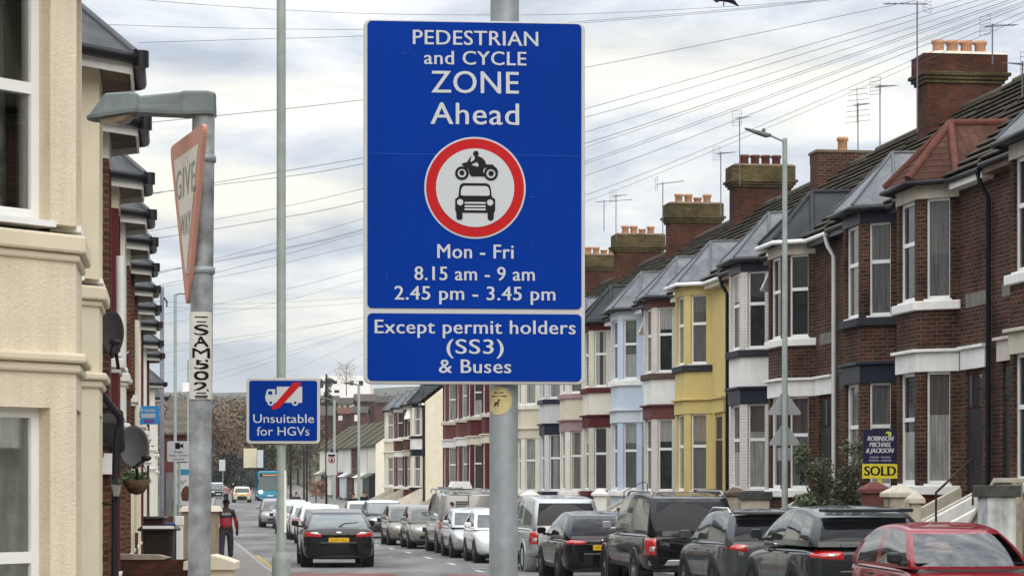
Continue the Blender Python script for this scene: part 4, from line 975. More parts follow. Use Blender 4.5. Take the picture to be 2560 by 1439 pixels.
        q = MB(); q.add(vs, [(i*(k+1)+j, (i+1)*(k+1)+j, (i+1)*(k+1)+j+1, i*(k+1)+j+1) for i in range(n) for j in range(k)], 0, True)
        return q.build(nm, m, root)
    T = sp['tl']; Hd = sp.get('hd', (-2, 62, .62, .76, .70, .84))
    for s_ in (1, -1):
        lamp('taillight', REDLENS, s_, -1, T[0], T[1], T[2], T[3], .014, lo1=T[4], hi1=T[5])
        if len(T) > 6: lamp('reverse_lamp', CLEARLENS, s_, -1, T[6], T[7], T[8], T[9], .020, n=4, k=3)
        lamp('headlight', CLEARLENS, s_, 1, Hd[0], Hd[1], Hd[2], Hd[3], .012, lo1=Hd[4], hi1=Hd[5])
    def ribbon(nm, m, rays, wv, wd=.007, off=.004):
        vs = []
        for o_, d_ in rays:
            h_ = bv.ray_cast(Vector(o_), Vector(d_))
            if h_[0] is None: continue
            p = h_[0]-Vector(d_)*off; vs += [p-Vector(wv)*wd, p+Vector(wv)*wd]
        if len(vs) > 3: q = MB(); q.add(vs, [(2*i, 2*i+2, 2*i+3, 2*i+1) for i in range(len(vs)//2-1)]); q.build(nm, m, root, recalc=False)
    GAP = BLACKPL; zt_ = lerpt(top, -hl+.1)-.06; zb_ = sp.get('bump', (.34, .62))[1]+.03
    ribbon('tailgate_gap', GAP, [((-.74*hw+1.48*hw*i/12, -hl-2, zb_), (0, 1, 0)) for i in range(13)], (0, 0, 1))
    for s_ in (1, -1):
        ribbon('tailgate_gap', GAP, [((s_*.76*hw, -hl-2, zb_+(zt_-zb_)*i/6), (0, 1, 0)) for i in range(7)], (1, 0, 0))
        for yy in sp.get('doors', (f0-.25, f0-1.22, f0-2.1)):
            if yy > -hl+.5: ribbon('door_gap', GAP, [((s_*3, yy-.05*max(0, 4-i), gc+.12+(belt-.06-gc-.12)*i/8), (-s_, 0, 0)) for i in range(9)], (0, 1, 0))
        ribbon('sill_trim', BLACKPL, [((s_*3, wy[1]+r+.12+(wy[0]-wy[1]-2*r-.24)*i/8, gc+.13), (-s_, 0, 0)) for i in range(9)], (0, 0, 1), .055, .006)
        ribbon('window_trim', BLACKPL, [((s_*3, r0+.3+(f0-.35-r0-.3)*i/10, lerpt(top, r0+.3+(f0-.35-r0-.3)*i/10)-.075), (-s_, 0, 0)) for i in range(11)], (0, 0, 1), .012, .006)
    def arc(y, dy, w, z0, z1_, d, nm, m, bev=.02):
        P = [(-w+2*w*i/12, y+dy*(1-(2*i/12-1)**2)) for i in range(13)]; P2 = [(p[0], p[1]-d) for p in P[::-1]]
        q = MB(); q.prism(P+P2, z0, z1_); return q.build(nm, m, root, bevel=bev)
    bz0, bz1 = sp.get('bump', (.34, .62))
    arc(-hl+.10, -.14, hw*.90, bz0, bz1, -.12, 'rear_bumper', sp.get('bumper', body)); arc(-hl+.12, -.12, hw*.80, bz0-.12, bz0-.004, -.1, 'rear_valance', BLACKPL)
    arc(hl-.14, .16, hw*.86, bz0, bz1-.04, .14, 'front_bumper', body); arc(hl-.16, .15, hw*.76, bz0-.14, bz0-.004, .1, 'front_splitter', BLACKPL)
    arc(hl-.03, .05, hw*.50, bz1-.02, bz1+.14, .08, 'grille', sp.get('grille', BLACKPL)); arc(hl-.005, .035, hw*.62, bz0+.03, bz0+.14, .06, 'air_intake', BLACKPL)
    zp = sp.get('plate', .82); yp = -hl-sp.get('platey', .03)
    q = MB(); q.box(-.26, .26, yp-.012, yp+.02, zp-.055, zp+.055, 0); text(q, sp.get('reg', 'GN59 KVJ'), -.215, .215, zp-.033, .066, yp-.0135, .01, 1); q.build('number_plate', [YPLATE, SIGNBLK], root)
    q = MB(); zf = bz0+.13; q.box(-.26, .26, hl+.03, hl+.055, zf-.055, zf+.055, 0)
    q.T = Matrix.Rotation(math.pi, 4, 'Z'); text(q, sp.get('reg', 'GN59 KVJ'), -.215, .215, zf-.033, .066, -(hl+.0565), .01, 1); q.build('number_plate', [WPLATE, SIGNBLK], root)
    q = MB(); q.ball((0, yp+.012, sp.get('badge', zp+.15)), (.085, .015, .035), 8); q.build('badge', CHROME, root)
    if sp.get('wiper'):
        yb, zb = r0, belt+.10; q = MB(); q.tube([(.02, r0-.06, belt+.06), (.14, r0-.03+(r1-r0)*.15, belt+.13), (.52, r0-.0+(r1-r0)*.22, belt+.16)], .014, 5); q.build('rear_wiper', BLACKPL, root)
    if sp.get('rails'):
        for s_ in (1, -1):
            q = MB(); q.tube([(s_*wr*hw*.93, f1-.15, H-.06), (s_*wr*hw*.93, f1-.4, H+.02), (s_*wr*hw*.93, r1+.4, H+.02), (s_*wr*hw*.93, r1+.2, H-.06)], .022, 6); q.build('roof_rail', sp['rails'], root)
    if sp.get('spoiler'):
        q = MB(); w = wr*hw*.92; q.prism([(-w, r1+.10), (w, r1+.10), (w*.96, r1-.20), (w*.6, r1-.27), (-w*.6, r1-.27), (-w*.96, r1-.20)], H-.075, H-.02); q.build('spoiler', body, root, bevel=.015)
    if sp.get('chrome'):
        q = MB(); q.box(-hw*.5, hw*.5, -hl-.012, -hl+.05, sp['chrome'], sp['chrome']+.045); q.build('trim_strip', CHROME, root)
    return root
AWAY, TOWARD = ANG, ANG+math.pi
PB = paint('black_car_paint', (.006, .006, .008)); PDG = paint('dark_green_grey_paint', (.018, .024, .026), .5); PSI = paint('silver_paint', (.42, .43, .44), .6); PGR = paint('grey_paint', (.20, .195, .195), .5)
PWH = paint('white_car_paint', (.68, .69, .69), 0); PRED = paint('red_car_paint', (.21, .010, .018), .15); PBR = paint('brown_grey_paint', (.16, .145, .12), .5); PBLK2 = paint('blue_black_paint', (.010, .011, .016), .35); PDK = paint('dark_grey_paint', (.05, .055, .06), .5)
def hatch(**k):
    d = dict(L=4.1, W=1.72, H=1.47, belt=.94, paint=PSI, r=.31, tl=(-3, 62, .74, .92, .80, .98, 2, 16, .77, .83), plate=.74)
    d.update(k); h = d['L']/2
    d.setdefault('top', [(-h, .90), (-h+.2, .95), (-h+.6, .95), (h-1.35, .93), (h-.9, .86), (h-.3, .74), (h, .60)])
    d.setdefault('cab', (h-1.15, -h+.10, h-1.95, -h+.55)); return d
def suv(**k):
    d = dict(L=4.35, W=1.84, H=1.63, belt=1.04, paint=PDG, r=.36, tl=(6, 66, .84, 1.0, .92, 1.04, 8, 26, .93, .97), hd=(-2, 62, .74, .88, .80, .94), plate=.84, gc=.26, bump=(.42, .72), spoiler=1)
    d.update(k); h = d['L']/2
    d.setdefault('top', [(-h, .98), (-h+.2, 1.04), (-h+.6, 1.05), (h-1.4, 1.02), (h-.95, .97), (h-.3, .86), (h, .70)])
    d.setdefault('cab', (h-1.15, -h+.06, h-1.95, -h+.36)); d.setdefault('side', [(0, .05, 'p'), (.05, .44, 'g'), (.44, .48, 'p'), (.48, .80, 'g'), (.80, .82, 'p'), (.82, .92, 'g'), (.92, 1, 'p')]); return d
def pickup(**k):
    d = dict(L=5.25, W=1.85, H=1.88, belt=1.12, paint=PB, r=.38, tl=(26, 70, .68, 1.10, .68, 1.10, 28, 46, .74, .90), hd=(-2, 62, .80, .95, .86, 1.0), plate=.66, gc=.36, bump=(.50, .62), wy=(2.625-.95, -2.625+1.15), arch=PB)
    d.update(k); h = d['L']/2
    d.setdefault('top', [(-h, 1.08), (-h+.2, 1.12), (h-1.6, 1.10), (h-1.1, 1.05), (h-.4, .98), (h, .85)])
    d.setdefault('cab', (h-1.35, -h+.02, h-2.15, -h+.28)); d.setdefault('side', [(0, .04, 'p'), (.04, .26, 'g'), (.26, .29, 'p'), (.29, .48, 'g'), (.48, .56, 'p'), (.56, .94, 'g'), (.94, 1, 'p')]); d.setdefault('wb', .90); d.setdefault('wr', .80)
    return d
def at(px, d, z=None): p = PG(px, d); return (p.x, p.y, p.z if z is None else z)
def park(d_rear, l, L, sgn=1):
    """centre of a car standing at street offset l with its camera-side end at depth d_rear"""
    s = (d_rear-.14*l)/.99+L/2; p = SL(s, l); return (p.x, p.y, gz(p.y))
# driving black hatchback, rear towards the camera
SP = hatch(L=4.78, W=1.886, H=1.50, belt=1.00, paint=PB, rglass=CGL, r=.33, tl=(-8, 60, .78, .88, .80, .97, 4, 30, .86, .92), plate=.72, badge=.90, wiper=1, bump=(.36, .66), reg='GU09 GLZ',
    cab=(2.39-1.25, -2.39+.30, 2.39-2.1, -2.39+1.05), top=[(-2.39, .96), (-2.2, 1.05), (-1.9, 1.03), (2.39-1.4, .98), (2.39-.9, .92), (2.39-.3, .78), (2.39, .62)], wr=.74)
P_ = PG(819, 62.0); car('black hatchback driving away down the street with yellow number plate', (P_.x, P_.y+2.4, gz(61)), AWAY-.02, SP, name='moving_car', group=None)
# right hand parked row from the camera outwards
SPR = hatch(L=3.9, W=1.65, H=1.46, paint=PRED, glass=CGC, rglass=CGC, inside=-1, apw=.035, wz0=.0, wt=.935, mirror=BLACKPL, reg='GK03 LHT', cab=(1.95-.95, -1.95+.12, 1.95-1.62, -1.95+.55), wr=.74, side=[(0, .06, 'p'), (.06, .50, 'g'), (.50, .57, 'p'), (.57, .90, 'g'), (.90, 1, 'p')])
P_ = SL(30.0, 9.95); car('red hatchback facing the camera in the bottom right corner', (P_.x, P_.y, 0), TOWARD, SPR)
EV = suv(L=4.37, W=1.90, H=1.635, paint=PDG, r=.38, rglass=CGP, tl=(-12, 62, .86, 1.02, .90, 1.05, 2, 22, .90, .98), chrome=1.06, belt=1.10, plate=.88, cab=(2.185-1.25, -2.185+.05, 2.185-2.1, -2.185+.34), wr=.78, droop=.13, wz0=.10, roofm=PDG, reg='GJ14 YRT',
    side=[(0, .06, 'p'), (.06, .42, 'g'), (.42, .45, 'p'), (.45, .74, 'g'), (.74, .76, 'p'), (.76, .93, 'g'), (.93, 1, 'p')])
car('dark green grey off-roader with sloping roof behind the red hatchback', park(34.6, 10.0, 4.37), AWAY, EV)
SV = suv(L=4.2, W=1.80, H=1.55, belt=1.0, paint=PDK, rails=CHROME, rglass=CGP, r=.35, reg='GF17 UWD')
car('dark grey crossover with silver roof rails beside the black pickup', park(39.8, 9.95, 4.2), AWAY, SV)
PK = pickup(paint=PB, rglass=CGSM, rails=ALLOY, mirror=ALLOY, bumper=ALLOY, reg='GL16 NVR', glass=CGP)
pk = car('black double cab pickup with smoked canopy window and red tail lights', park(45.2, 9.72, 5.25), AWAY, PK, cat='pickup', name='parked_pickup')
BM = hatch(L=4.3, W=1.77, H=1.50, belt=.96, paint=PB, rglass=CGP, tl=(-6, 60, .80, .88, .80, .94), r=.33, cab=(2.15-1.3, -2.15+.12, 2.15-2.1, -2.15+.6), wr=.74, reg='GN18 BFA')
car('black hatchback with wide red tail lights between the two pickups', park(51.4, 9.18, 4.3), AWAY, BM)
PS = pickup(paint=PSI, rglass=CGP, arch=PSI, reg='GX62 TTK')
car('silver double cab pickup with black rear canopy window', park(58.0, 9.45, 5.25), AWAY, PS, cat='pickup', name='parked_pickup')
WC = hatch(paint=PWH, L=3.9, H=1.46, reg='GY11 AEV')
car('white hatchback half hidden behind the big sign post', park(65.6, 9.12, 3.9), TOWARD, WC)
PG2 = hatch(paint=PSI, L=4.05, H=1.47, glass=CG, rglass=CGL, reg='GD08 CRX', cab=(2.02-.95, -2.02+.12, 2.02-1.75, -2.02+.55))
car('silver hatchback facing the camera next to the grey van', park(70.6, 9.05, 4.05), TOWARD, PG2)
# grey van with a ladder rack
VP = mat('grey_van_paint', (.23, .22, .215), .35, .3, var=.05, coat=1)
VN = dict(L=4.8, W=1.90, H=1.96, belt=1.15, paint=VP, r=.34, tl=(30, 72, .75, 1.10, .75, 1.10, 34, 58, .93, .98), hd=(-2, 62, .74, .90, .80, .96), plate=.66, gc=.24, bump=(.40, .58), bumper=PSI, reg='GP15 VAN',
    top=[(-2.4, 1.14), (-2.2, 1.16), (1.2, 1.14), (1.7, 1.05), (2.4, .85)], cab=(2.4-.75, -2.4+.03, 2.4-1.5, -2.4+.12), wr=.88, wb=.97, side=[(0, .05, 'p'), (.05, .27, 'g'), (.27, 1, 'p')], rearw=[(0, 1, 'p')])
van = car('grey panel van with a ladder rack and lettering on its back doors', park(76.0, 9.30, 4.8), AWAY, VN, cat='van', name='parked_van')
q = MB()
for yy in (-1.9, -.4, 1.0): q.box(-.85, .85, yy-.03, yy+.03, 2.02, 2.06); q.box(-.85, -.8, yy-.03, yy+.03, 1.92, 2.02); q.box(.8, .85, yy-.03, yy+.03, 1.92, 2.02)
for xx in (-.55, -.2): q.box(xx-.02, xx+.02, -2.3, 1.4, 2.062, 2.12)
for k in range(11): q.box(-.53, -.22, -2.2+k*.33, -2.16+k*.33, 2.075, 2.105)
q.build('roof_rack', STEEL, van)
q = MB(); q.prism([(-.55, 2.07), (.15, 2.07), (.05, 2.30), (-.45, 2.30)], -2.2, -1.3, 'y'); q.build('rack_box', PWH, van)
q = MB(); q.box(-.006, .006, -2.425, -2.3, .62, 1.86); q.build('door_gap', BLACKPL, van)
q = MB(); q.prism([(-.62, 1.62), (-.52, 1.66), (-.46, 1.58), (-.52, 1.50), (-.56, 1.56)], -2.46, -2.41, 'y', 0)
for k, wd in enumerate((.50, .46, .40)): q.box(-.42, -.42+wd*.85, -2.455, -2.41, 1.64-.07*k, 1.67-.07*k, 1)
q.build('lettering', [MAROON, PDK], van)
# two brownish cars before the van and the rest of the far row
car('brown grey hatchback in front of the grey van', park(82.5, 8.95, 4.2), TOWARD, hatch(paint=PBR, L=4.2, H=1.5, reg='GH12 BRN'))
car('dull brown estate behind the grey van, furthest of the near row', park(88.0, 8.75, 4.4), TOWARD, hatch(paint=PBR, L=4.4, H=1.5, reg='GR10 SSD'))
CX_ = suv(L=4.2, W=1.77, H=1.62, paint=PDK, rglass=CGL, glass=CGL, roofm=PWH, reg='GM20 XLE', bump=(.40, .74))
car('grey crossover facing the camera with white number plate', at(958, 104.5), TOWARD, CX_)
car('white hatchback half hidden behind the grey crossover', at(905, 119), TOWARD, hatch(paint=PWH, H=1.46, reg='GV13 PPL'))
for px, d, lab, pnt, hd in [(797, 92, 'white car just ahead of the black moving hatchback', PWH, AWAY), (772, 101, 'white car with red lamp two ahead of the black moving hatchback', PWH, AWAY), (738, 112, 'white car just right of the lorry sign column', PWH, AWAY), (727, 123, 'pale silver car furthest along the left of the column', PSI, AWAY), (690, 128, 'dark silver car just left of the lorry sign column', PGR, TOWARD)]:
    car(lab, at(px, d), hd, hatch(paint=pnt, H=1.50, W=1.74, rglass=CGL, reg='GE16 OTR'))
car('dark blue hatchback parked facing the camera far on the left', at(545, 262), TOWARD, hatch(paint=PBLK2, W=1.8, reg='GB60 VWG'))
car('pale silver car behind the far dark blue hatchback', at(541, 275), TOWARD, hatch(paint=PSI, W=1.8, H=1.6, reg='GC05 SLV'))
FC = hatch(paint=mat('pale_gold_paint', (.55, .50, .36), .35, .2, var=.05, coat=1), W=1.78, H=1.56, bumper=PBLK2, reg='GA57 YLW'); fcar = car('pale gold car with lit tail lights far down the road', at(604, 236), AWAY, FC, name='moving_car', group=None)
q = MB()
for s_ in (1, -1): q.ball((s_*.72, -2.07, .86), (.10, .03, .10), 8)
q.build('brake_light', mat('lit_brake_lamp', (1.0, .16, .08), .4, var=0, emit=1.6), fcar)
# bus
BUSB = mat('turquoise_bus_paint', (.03, .26, .40), .35, 0, var=.05, coat=1); BUSD = mat('deep_teal_bus_paint', (.015, .17, .27), .35, 0, var=.05, coat=1)
P_ = PG(676, 246); bus = thing('bus', 'turquoise single decker bus coming up the road with one bright headlight', 'bus', tuple(P_), TOWARD)
q = MB(); q.prism(rr(2.5, 2.75, .22, 5, 0, 1.70), -11, 0, 'y'); q.build('body', BUSB, bus, bevel=.05)
q = MB(); q.prism(rr(2.3, 1.35, .12, 4, 0, 1.75), .0, .03, 'y'); q.build('windscreen', CGL, bus)
q = MB(); q.prism(rr(2.2, .36, .06, 4, 0, 2.66), .0, .03, 'y'); q.box(-.8, .8, .03, .035, 2.56, 2.74, 1); q.build('destination_display', [BLACKPL, mat('amber_display', (.55, .30, .14), .6, var=.4, vs=30)], bus)
q = MB(); q.box(-1.24, 1.24, -.05, .05, .28, .62); q.build('bumper', BUSD, bus, bevel=.03)
q = MB(); q.box(-.3, .3, .05, .07, .5, .62); q.build('number_plate', WPLATE, bus)
for s_ in (1, -1):
    q = MB(); q.ball((s_*.98, .02, .95), (.20, .06, .17), 10); q.build('headlight', mat('lit_bus_headlamp', (1, .96, .9), .4, var=0, emit=6) if s_ > 0 else CLEARLENS, bus)
    q = MB(); q.box(s_*1.28-.06, s_*1.28+.06, .05, .14, 1.75, 2.3); q.build('door_mirror', BLACKPL, bus, bevel=.03)
    for yy in (-2.2, -8.2): wheel(bus, s_*1.13, yy, .48, .26, s_)
# ---------------------------------------------------------------- overhead wires
WIRE = mat('wire_sheath', (.13, .135, .15), .7, var=0, spec=.2)
def catmull(P, n=10):
    Q = [P[0]*2-P[1]]+P+[P[-1]*2-P[-2]]; o = []
    for i in range(1, len(Q)-2):
        a, b_, c, d = Q[i-1:i+3]
        for k in range(n):
            t = k/n; o.append(.5*((2*b_)+(c-a)*t+(2*a-5*b_+4*c-d)*t*t+(3*b_-a-3*c+d)*t**3))
    return o+[P[-1]]
def wire(pts, d0, d1, r=.009, lab='thin dark telephone wire strung across the cloudy sky', grp='overhead telephone wires'):
    x0, x1 = pts[0][0], pts[-1][0]
    P = [PX(x, y, d0+(d1-d0)*(x-x0)/(x1-x0)) for x, y in pts]
    q = MB(); q.tube(catmull(P, 8), r*.44, 5)
    return tag(q.build('telephone_wire', WIRE, recalc=False), lab, 'wire', grp)
WR = [([(330, 310), (905, 250), (1468, 168), (2276, 4), (2600, -70)], 26, 34), ([(240, 983), (905, 410)], 0, 0)]
wire([(330, 311), (905, 250), (1468, 168), (2276, 4), (2620, -70)], 27, 36)
wire([(330, 489), (535, 463), (905, 410), (1468, 271), (2405, 0), (2640, -72)], 31, 34)
wire([(355, 490), (535, 457), (905, 395), (1468, 292), (2448, 0), (2640, -62)], 32, 34)
wire([(354, 581), (687, 521), (905, 472), (1468, 329), (2490, 0), (2650, -54)], 36, 34, .008)
wire([(366, 600), (687, 547), (906, 503), (1468, 357), (2525, 0), (2650, -46)], 36, 34, .010)
wire([(372, 690), (535, 648), (687, 608), (906, 547), (1468, 367), (2543, 0), (2650, -40)], 44, 34, .008)
wire([(366, 684), (687, 624), (903, 574), (1468, 402), (2560, 4), (2650, -30)], 46, 34, .009)
wire([(366, 687), (687, 627), (903, 577), (1468, 408), (2560, 9), (2650, -26)], 46, 34, .009)
wire([(372, 719), (535, 682), (687, 644), (903, 583), (1468, 438), (2560, 15), (2650, -22)], 50, 34, .010)
wire([(371, 722), (535, 695), (687, 663), (906, 611), (1468, 486), (2560, 30), (2650, -10)], 52, 34, .009)
wire([(380, 790), (535, 761), (687, 729), (896, 675), (1468, 503), (2560, 45), (2650, 4)], 60, 34, .008)
LFAR = 'faint distant telephone wire low in the sky left of the blue sign'
for pts, d0, d1 in [([(382, 815), (687, 757), (906, 700), (1180, 628)], 66, 112), ([(357, 868), (535, 849), (687, 828), (896, 797), (1180, 750)], 80, 112), ([(361, 887), (535, 863), (896, 795), (1180, 738)], 80, 112),
    ([(400, 935), (535, 905), (903, 816), (1180, 745)], 95, 112), ([(470, 955), (535, 936), (906, 823), (1180, 735)], 100, 112), ([(470, 965), (535, 952), (903, 827), (1180, 738)], 100, 112), ([(640, 960), (730, 925), (906, 850), (1180, 740)], 130, 112), ([(800, 945), (906, 886), (1180, 744)], 150, 112)]:
    wire(pts, d0, d1, .011, LFAR, 'distant telephone wires')
for pts in ([(360, 752), (535, 759), (687, 756), (906, 743), (1180, 722)], [(361, 764), (535, 771), (715, 769), (906, 757), (1180, 738)]):
    wire(pts, 70, 112, .012, 'level sagging wire crossing low behind the lamp column', 'level low wires')
wire([(250, -10), (560, 16), (905, 34), (1225, 38), (1468, 35), (1770, 20), (2090, -2), (2300, -20)], 24, 30, .006, 'top wire the pigeon sits on, running across the upper edge', None)
wire([(180, 59), (540, 70), (905, 74), (1225, 68), (1468, 53), (1810, 25), (2040, 2), (2300, -32)], 24, 30, .006, 'second wire from the top passing just over the blue sign', None)
wire([(345, 107), (650, 98), (910, 90), (1225, 71), (1468, 57), (1810, 29), (2060, 2), (2300, -30)], 24, 30, .006, 'third wire from the top starting at the cream house gutter', None)
# pigeon on the top wire
pg = PX(1812, 15, 28.6); FEA = mat('dark_grey_feathers', (.035, .033, .042), .7, var=.3, vs=30)
pr_ = thing('pigeon', 'dark pigeon perched on the top wire at the upper edge', 'bird', tuple(pg), 0)
q = MB(); q.loft([[(x+r*.0, r*math.cos(t), z+r*math.sin(t)) for t in [2*math.pi*i/10 for i in range(10)]] for x, z, r in [(-.125, .055, .006), (-.105, .062, .022), (-.085, .075, .03), (-.05, .10, .048), (0, .105, .062), (.05, .085, .05), (.09, .05, .028), (.15, .01, .018), (.17, -.005, .004)]]); q.build('body', FEA, pr_, sub=1)
q = MB(); q.ball((-.095, 0, .072), (.036, .03, .032), 8); q.prism([(-.128, .068), (-.15, .058), (-.128, .076)], -.006, .006, 'y'); q.build('head', FEA, pr_)
q = MB()
for s_ in (1, -1): q.loft([[(x, s_*(.045+.012*math.sin(t)), z+r*math.cos(t)) for t in [2*math.pi*i/8 for i in range(8)]] for x, z, r in [(-.04, .11, .02), (0, .105, .045), (.06, .08, .035), (.13, .03, .008)]]); q.tube([(-.01, s_*.02, .05), (-.015, s_*.02, .0)], .006, 5)
q.build('wing', FEA, pr_)

# ---------------------------------------------------------------- street furniture right
p = PG(1962, 50.0); lp = thing('street_lamp', 'grey lamp post with two triangle sign backs before the brick houses', 'lamp post', tuple(p))
Zt = EYE+(HZ-347)*50/F-p.z
LGREY = mat('light_grey_post_paint', (.30, .345, .335), .5, var=.12, vs=5, streak=.5)
q = MB(); q.lathe([(.09, -.2), (.09, 1.2), (.065, 1.35), (.06, 4.0), (.052, Zt-.02), (.055, Zt), (.05, Zt+.01)], n=16); q.build('column', LGREY, lp)
q = MB(); q.tube([(0, 0, Zt-.06), (-.15, -.1, Zt-.02), (-.34, -.2, Zt+.05)], .025, 8); q.build('arm', LGREY, lp)
q = MB(); q.loft([[(x, -.3+y*w, z+t*h) for y, t in ((-1, 0), (-1, .6), (-.6, 1), (.6, 1), (1, .6), (1, 0))] for x, z, w, h in [(-.32, Zt+.0, .03, .06), (-.42, Zt-.01, .09, .09), (-.62, Zt+.06, .10, .07), (-.86, Zt+.155, .06, .03)]]); q.ball((-.47, -.3, Zt+.13), (.04, .04, .05), 6); q.build('lantern', HOOD, lp)
ALU = mat('plain_aluminium_sign_back', (.27, .285, .29), .5, metal=.4, var=.08)
for yt, yb, wd in ((978, 1036, 78), (1058, 1112, 72)):
    k = 50/F; z0_, z1_ = EYE+(HZ-yb)*k-p.z, EYE+(HZ-yt)*k-p.z; w_ = wd*k
    q = MB(); q.prism([(-w_/2, z0_), (w_/2, z0_), (w_/2+.02, z0_+.05), (.035, z1_), (-.035, z1_), (-w_/2-.02, z0_+.05)], .07, .09, 'y'); q.box(-.09, .09, .055, .07, z0_+.12, z0_+.16); q.build('triangle_sign_back', ALU, lp)
q = MB(); zq = EYE+(HZ-1150)*50/F-p.z; q.box(-.14, .14, .07, .10, zq, zq+.26); q.build('plate_back', ALU, lp)
# for sale board
p = PG(2200, 44.5); sb = thing('sale_board', 'navy and yellow estate agent board reading SOLD on a yellow post', 'sign', tuple(p), math.radians(6))
k = 44.5/F
def bz_(py): return EYE+(HZ-py)*k-p.z
NVY = mat('navy_board', (.012, .010, .045), .4, var=.05); YEL = mat('yellow_board', (.62, .53, .035), .4, var=.04)
q = MB(); q.box(-.035, .035, .012, .07, 0, bz_(1080)); q.build('post', YEL, sb)
q = MB(); q.box(-43*k, 43*k, -.006, .012, bz_(1158), bz_(1073)); nb = q.build('navy_board', NVY, sb)
q = MB()
for body, a, c, base in (('ROBINSON', -33, 33, 1101), ('MICHAEL', -28, 28, 1116), ('& JACKSON', -37, 33, 1131)):
    q = MB(); n0 = 0; heavy(q, body, a*k, c*k, bz_(base), 11.5*k, -.008, 0, .005)
    q.v[n0:] = [(x+(z-bz_(base))*.22, y, z) for x, y, z in q.v[n0:]]; q.build('text_line', SIGNWHITE, nb, recalc=False)
q = MB(); q.prism([(13*k, bz_(1083)), (19*k, bz_(1077)), (28*k, bz_(1079)), (29*k, bz_(1088)), (22*k, bz_(1090)), (20*k, bz_(1083))], -.009, -.006, 'y')
for yy, w_ in ((1142, 27), (1150, 29)): q.box(-w_*k, -3*k, -.0085, -.006, bz_(yy+2), bz_(yy-2), 1); q.box(2*k, w_*k, -.0085, -.006, bz_(yy+2), bz_(yy-2), 1)
q.build('emblem', [mat('lime_emblem', (.50, .50, .10), .5, var=0), mat('dim_small_print', (.20, .19, .24), .5, var=0)], nb)
q = MB(); q.box(-45*k, 44*k, -.006, .012, bz_(1195), bz_(1159)); yb_ = q.build('sold_board', YEL, sb)
q = MB(); heavy(q, 'SOLD', -41*k, 41*k, bz_(1188), 24*k, -.008, 0, .009); q.build('lettering', SIGNBLK, yb_, recalc=False)
# garden walls, gate pillars
def pillar(name, label, px, d, w_, top, m, cap, capm, lf=True, base=-.1):
    p = PG(px, d); t = thing('gate_pillar', label, 'pillar', tuple(p), math.atan2(-U.y, -U.x), 'gate pillars of the front gardens')
    z = EYE+(HZ-top)*d/F-p.z
    q = MB(); q.box(-w_/2, w_/2, -w_/2, w_/2, base, z-.18); q.build('shaft', m, t, bevel=.01)
    q = MB()
    e_ = w_/2+.06
    if cap == 'flat': q.box(-e_, e_, -e_, e_, z-.179, z)
    else: q.box(-e_, e_, -e_, e_, z-.179, z-.10); q.prism([(-e_, -e_), (e_, -e_), (e_, e_), (-e_, e_)], z-.0995, z+.03, scale=.25)
    q.build('cap', capm, t, bevel=.015); return t
RUBBLE = brick('mossy_rubble_stone', (.24, .20, .12), (.12, .10, .065), (.09, .075, .05), .26, .14, .02, .4, .8)
OLDR = mat('weathered_cream_render', (.40, .36, .27), .9, var=.35, vs=3.5, streak=.9, bump=.3, bs=12)
STAINW = mat('stained_white_render', (.56, .57, .57), .85, var=.28, vs=3, streak=.8)
DSTONE = mat('mossy_dark_coping', (.085, .085, .078), .9, var=.4, vs=6)
pillar('gate_pillar', 'white stained gate pillar with dark flat cap at the right', 2492, 36.9, .46, 1212, STAINW, 'flat', DSTONE)
pillar('gate_pillar', 'small red painted pillar with pyramid cap under the sold board', 2186, 44.0, .40, 1208, MAROONL, 'pyr', MAROONL)
pillar('gate_pillar', 'weathered cream pillar with pointed cap right of the red pillar', 2250, 42.6, .46, 1217, OLDR, 'pyr', STONE)
pillar('gate_pillar', 'slim cream gate post beside the mossy rubble wall', 2288, 41.4, .17, 1232, STONE, 'pyr', STONE)
pillar('gate_pillar', 'pale cream pillar with dark cap left of the lamp post', 1888, 53.0, .52, 1228, STONE, 'flat', DSTONE)
pillar('gate_pillar', 'leaning grey stone pillar in front of the white black banded house', 1838, 55.5, .34, 1220, OLDR, 'pyr', SOFFIT)
pillar('gate_pillar', 'cream pillar with brown cap in front of the white maroon banded house', 1765, 58.5, .4, 1222, OLDR, 'flat', BROWNSILL)
pillar('gate_pillar', 'white painted pillar with rounded cap in front of the pale blue house', 1500, 70.5, .34, 1224, WHITE, 'pyr', WHITE)
pillar('gate_pillar', 'white pillar with flat cap before the dusty pink banded house', 1420, 79.0, .45, 1226, WHITE, 'flat', WHITE)
pillar('gate_pillar', 'white pillar with domed cap before the lilac house', 1325, 88.0, .55, 1229, WHITE, 'pyr', WHITE)
def gwall(label, s0, s1, l, h, m, cm):
    P = SL((s0+s1)/2, l); t = thing('garden_wall', label, 'wall', (P.x, P.y, gz(P.y)), math.atan2(-U.y, -U.x), 'front garden walls on the right')
    L = (s1-s0)/2; q = MB(); q.box(-L, L, -.11, .11, -.1, h); q.build('wall', m, t); q = MB(); q.box(-L, L, -.15, .15, h+.001, h+.08); q.build('coping', cm, t, bevel=.015)
gwall('low mossy rubble stone garden wall below the red brick bay', 41.8, 44.2, 13.1, 1.62, RUBBLE, DSTONE)
gwall('dull cream garden wall behind the red hatchback', 37.6, 41.3, 13.1, 1.0, OLDR, DSTONE)
gwall('dark brick garden wall behind the shrub', 45.6, 51.0, 13.1, 1.1, BRICKD, DSTONE)
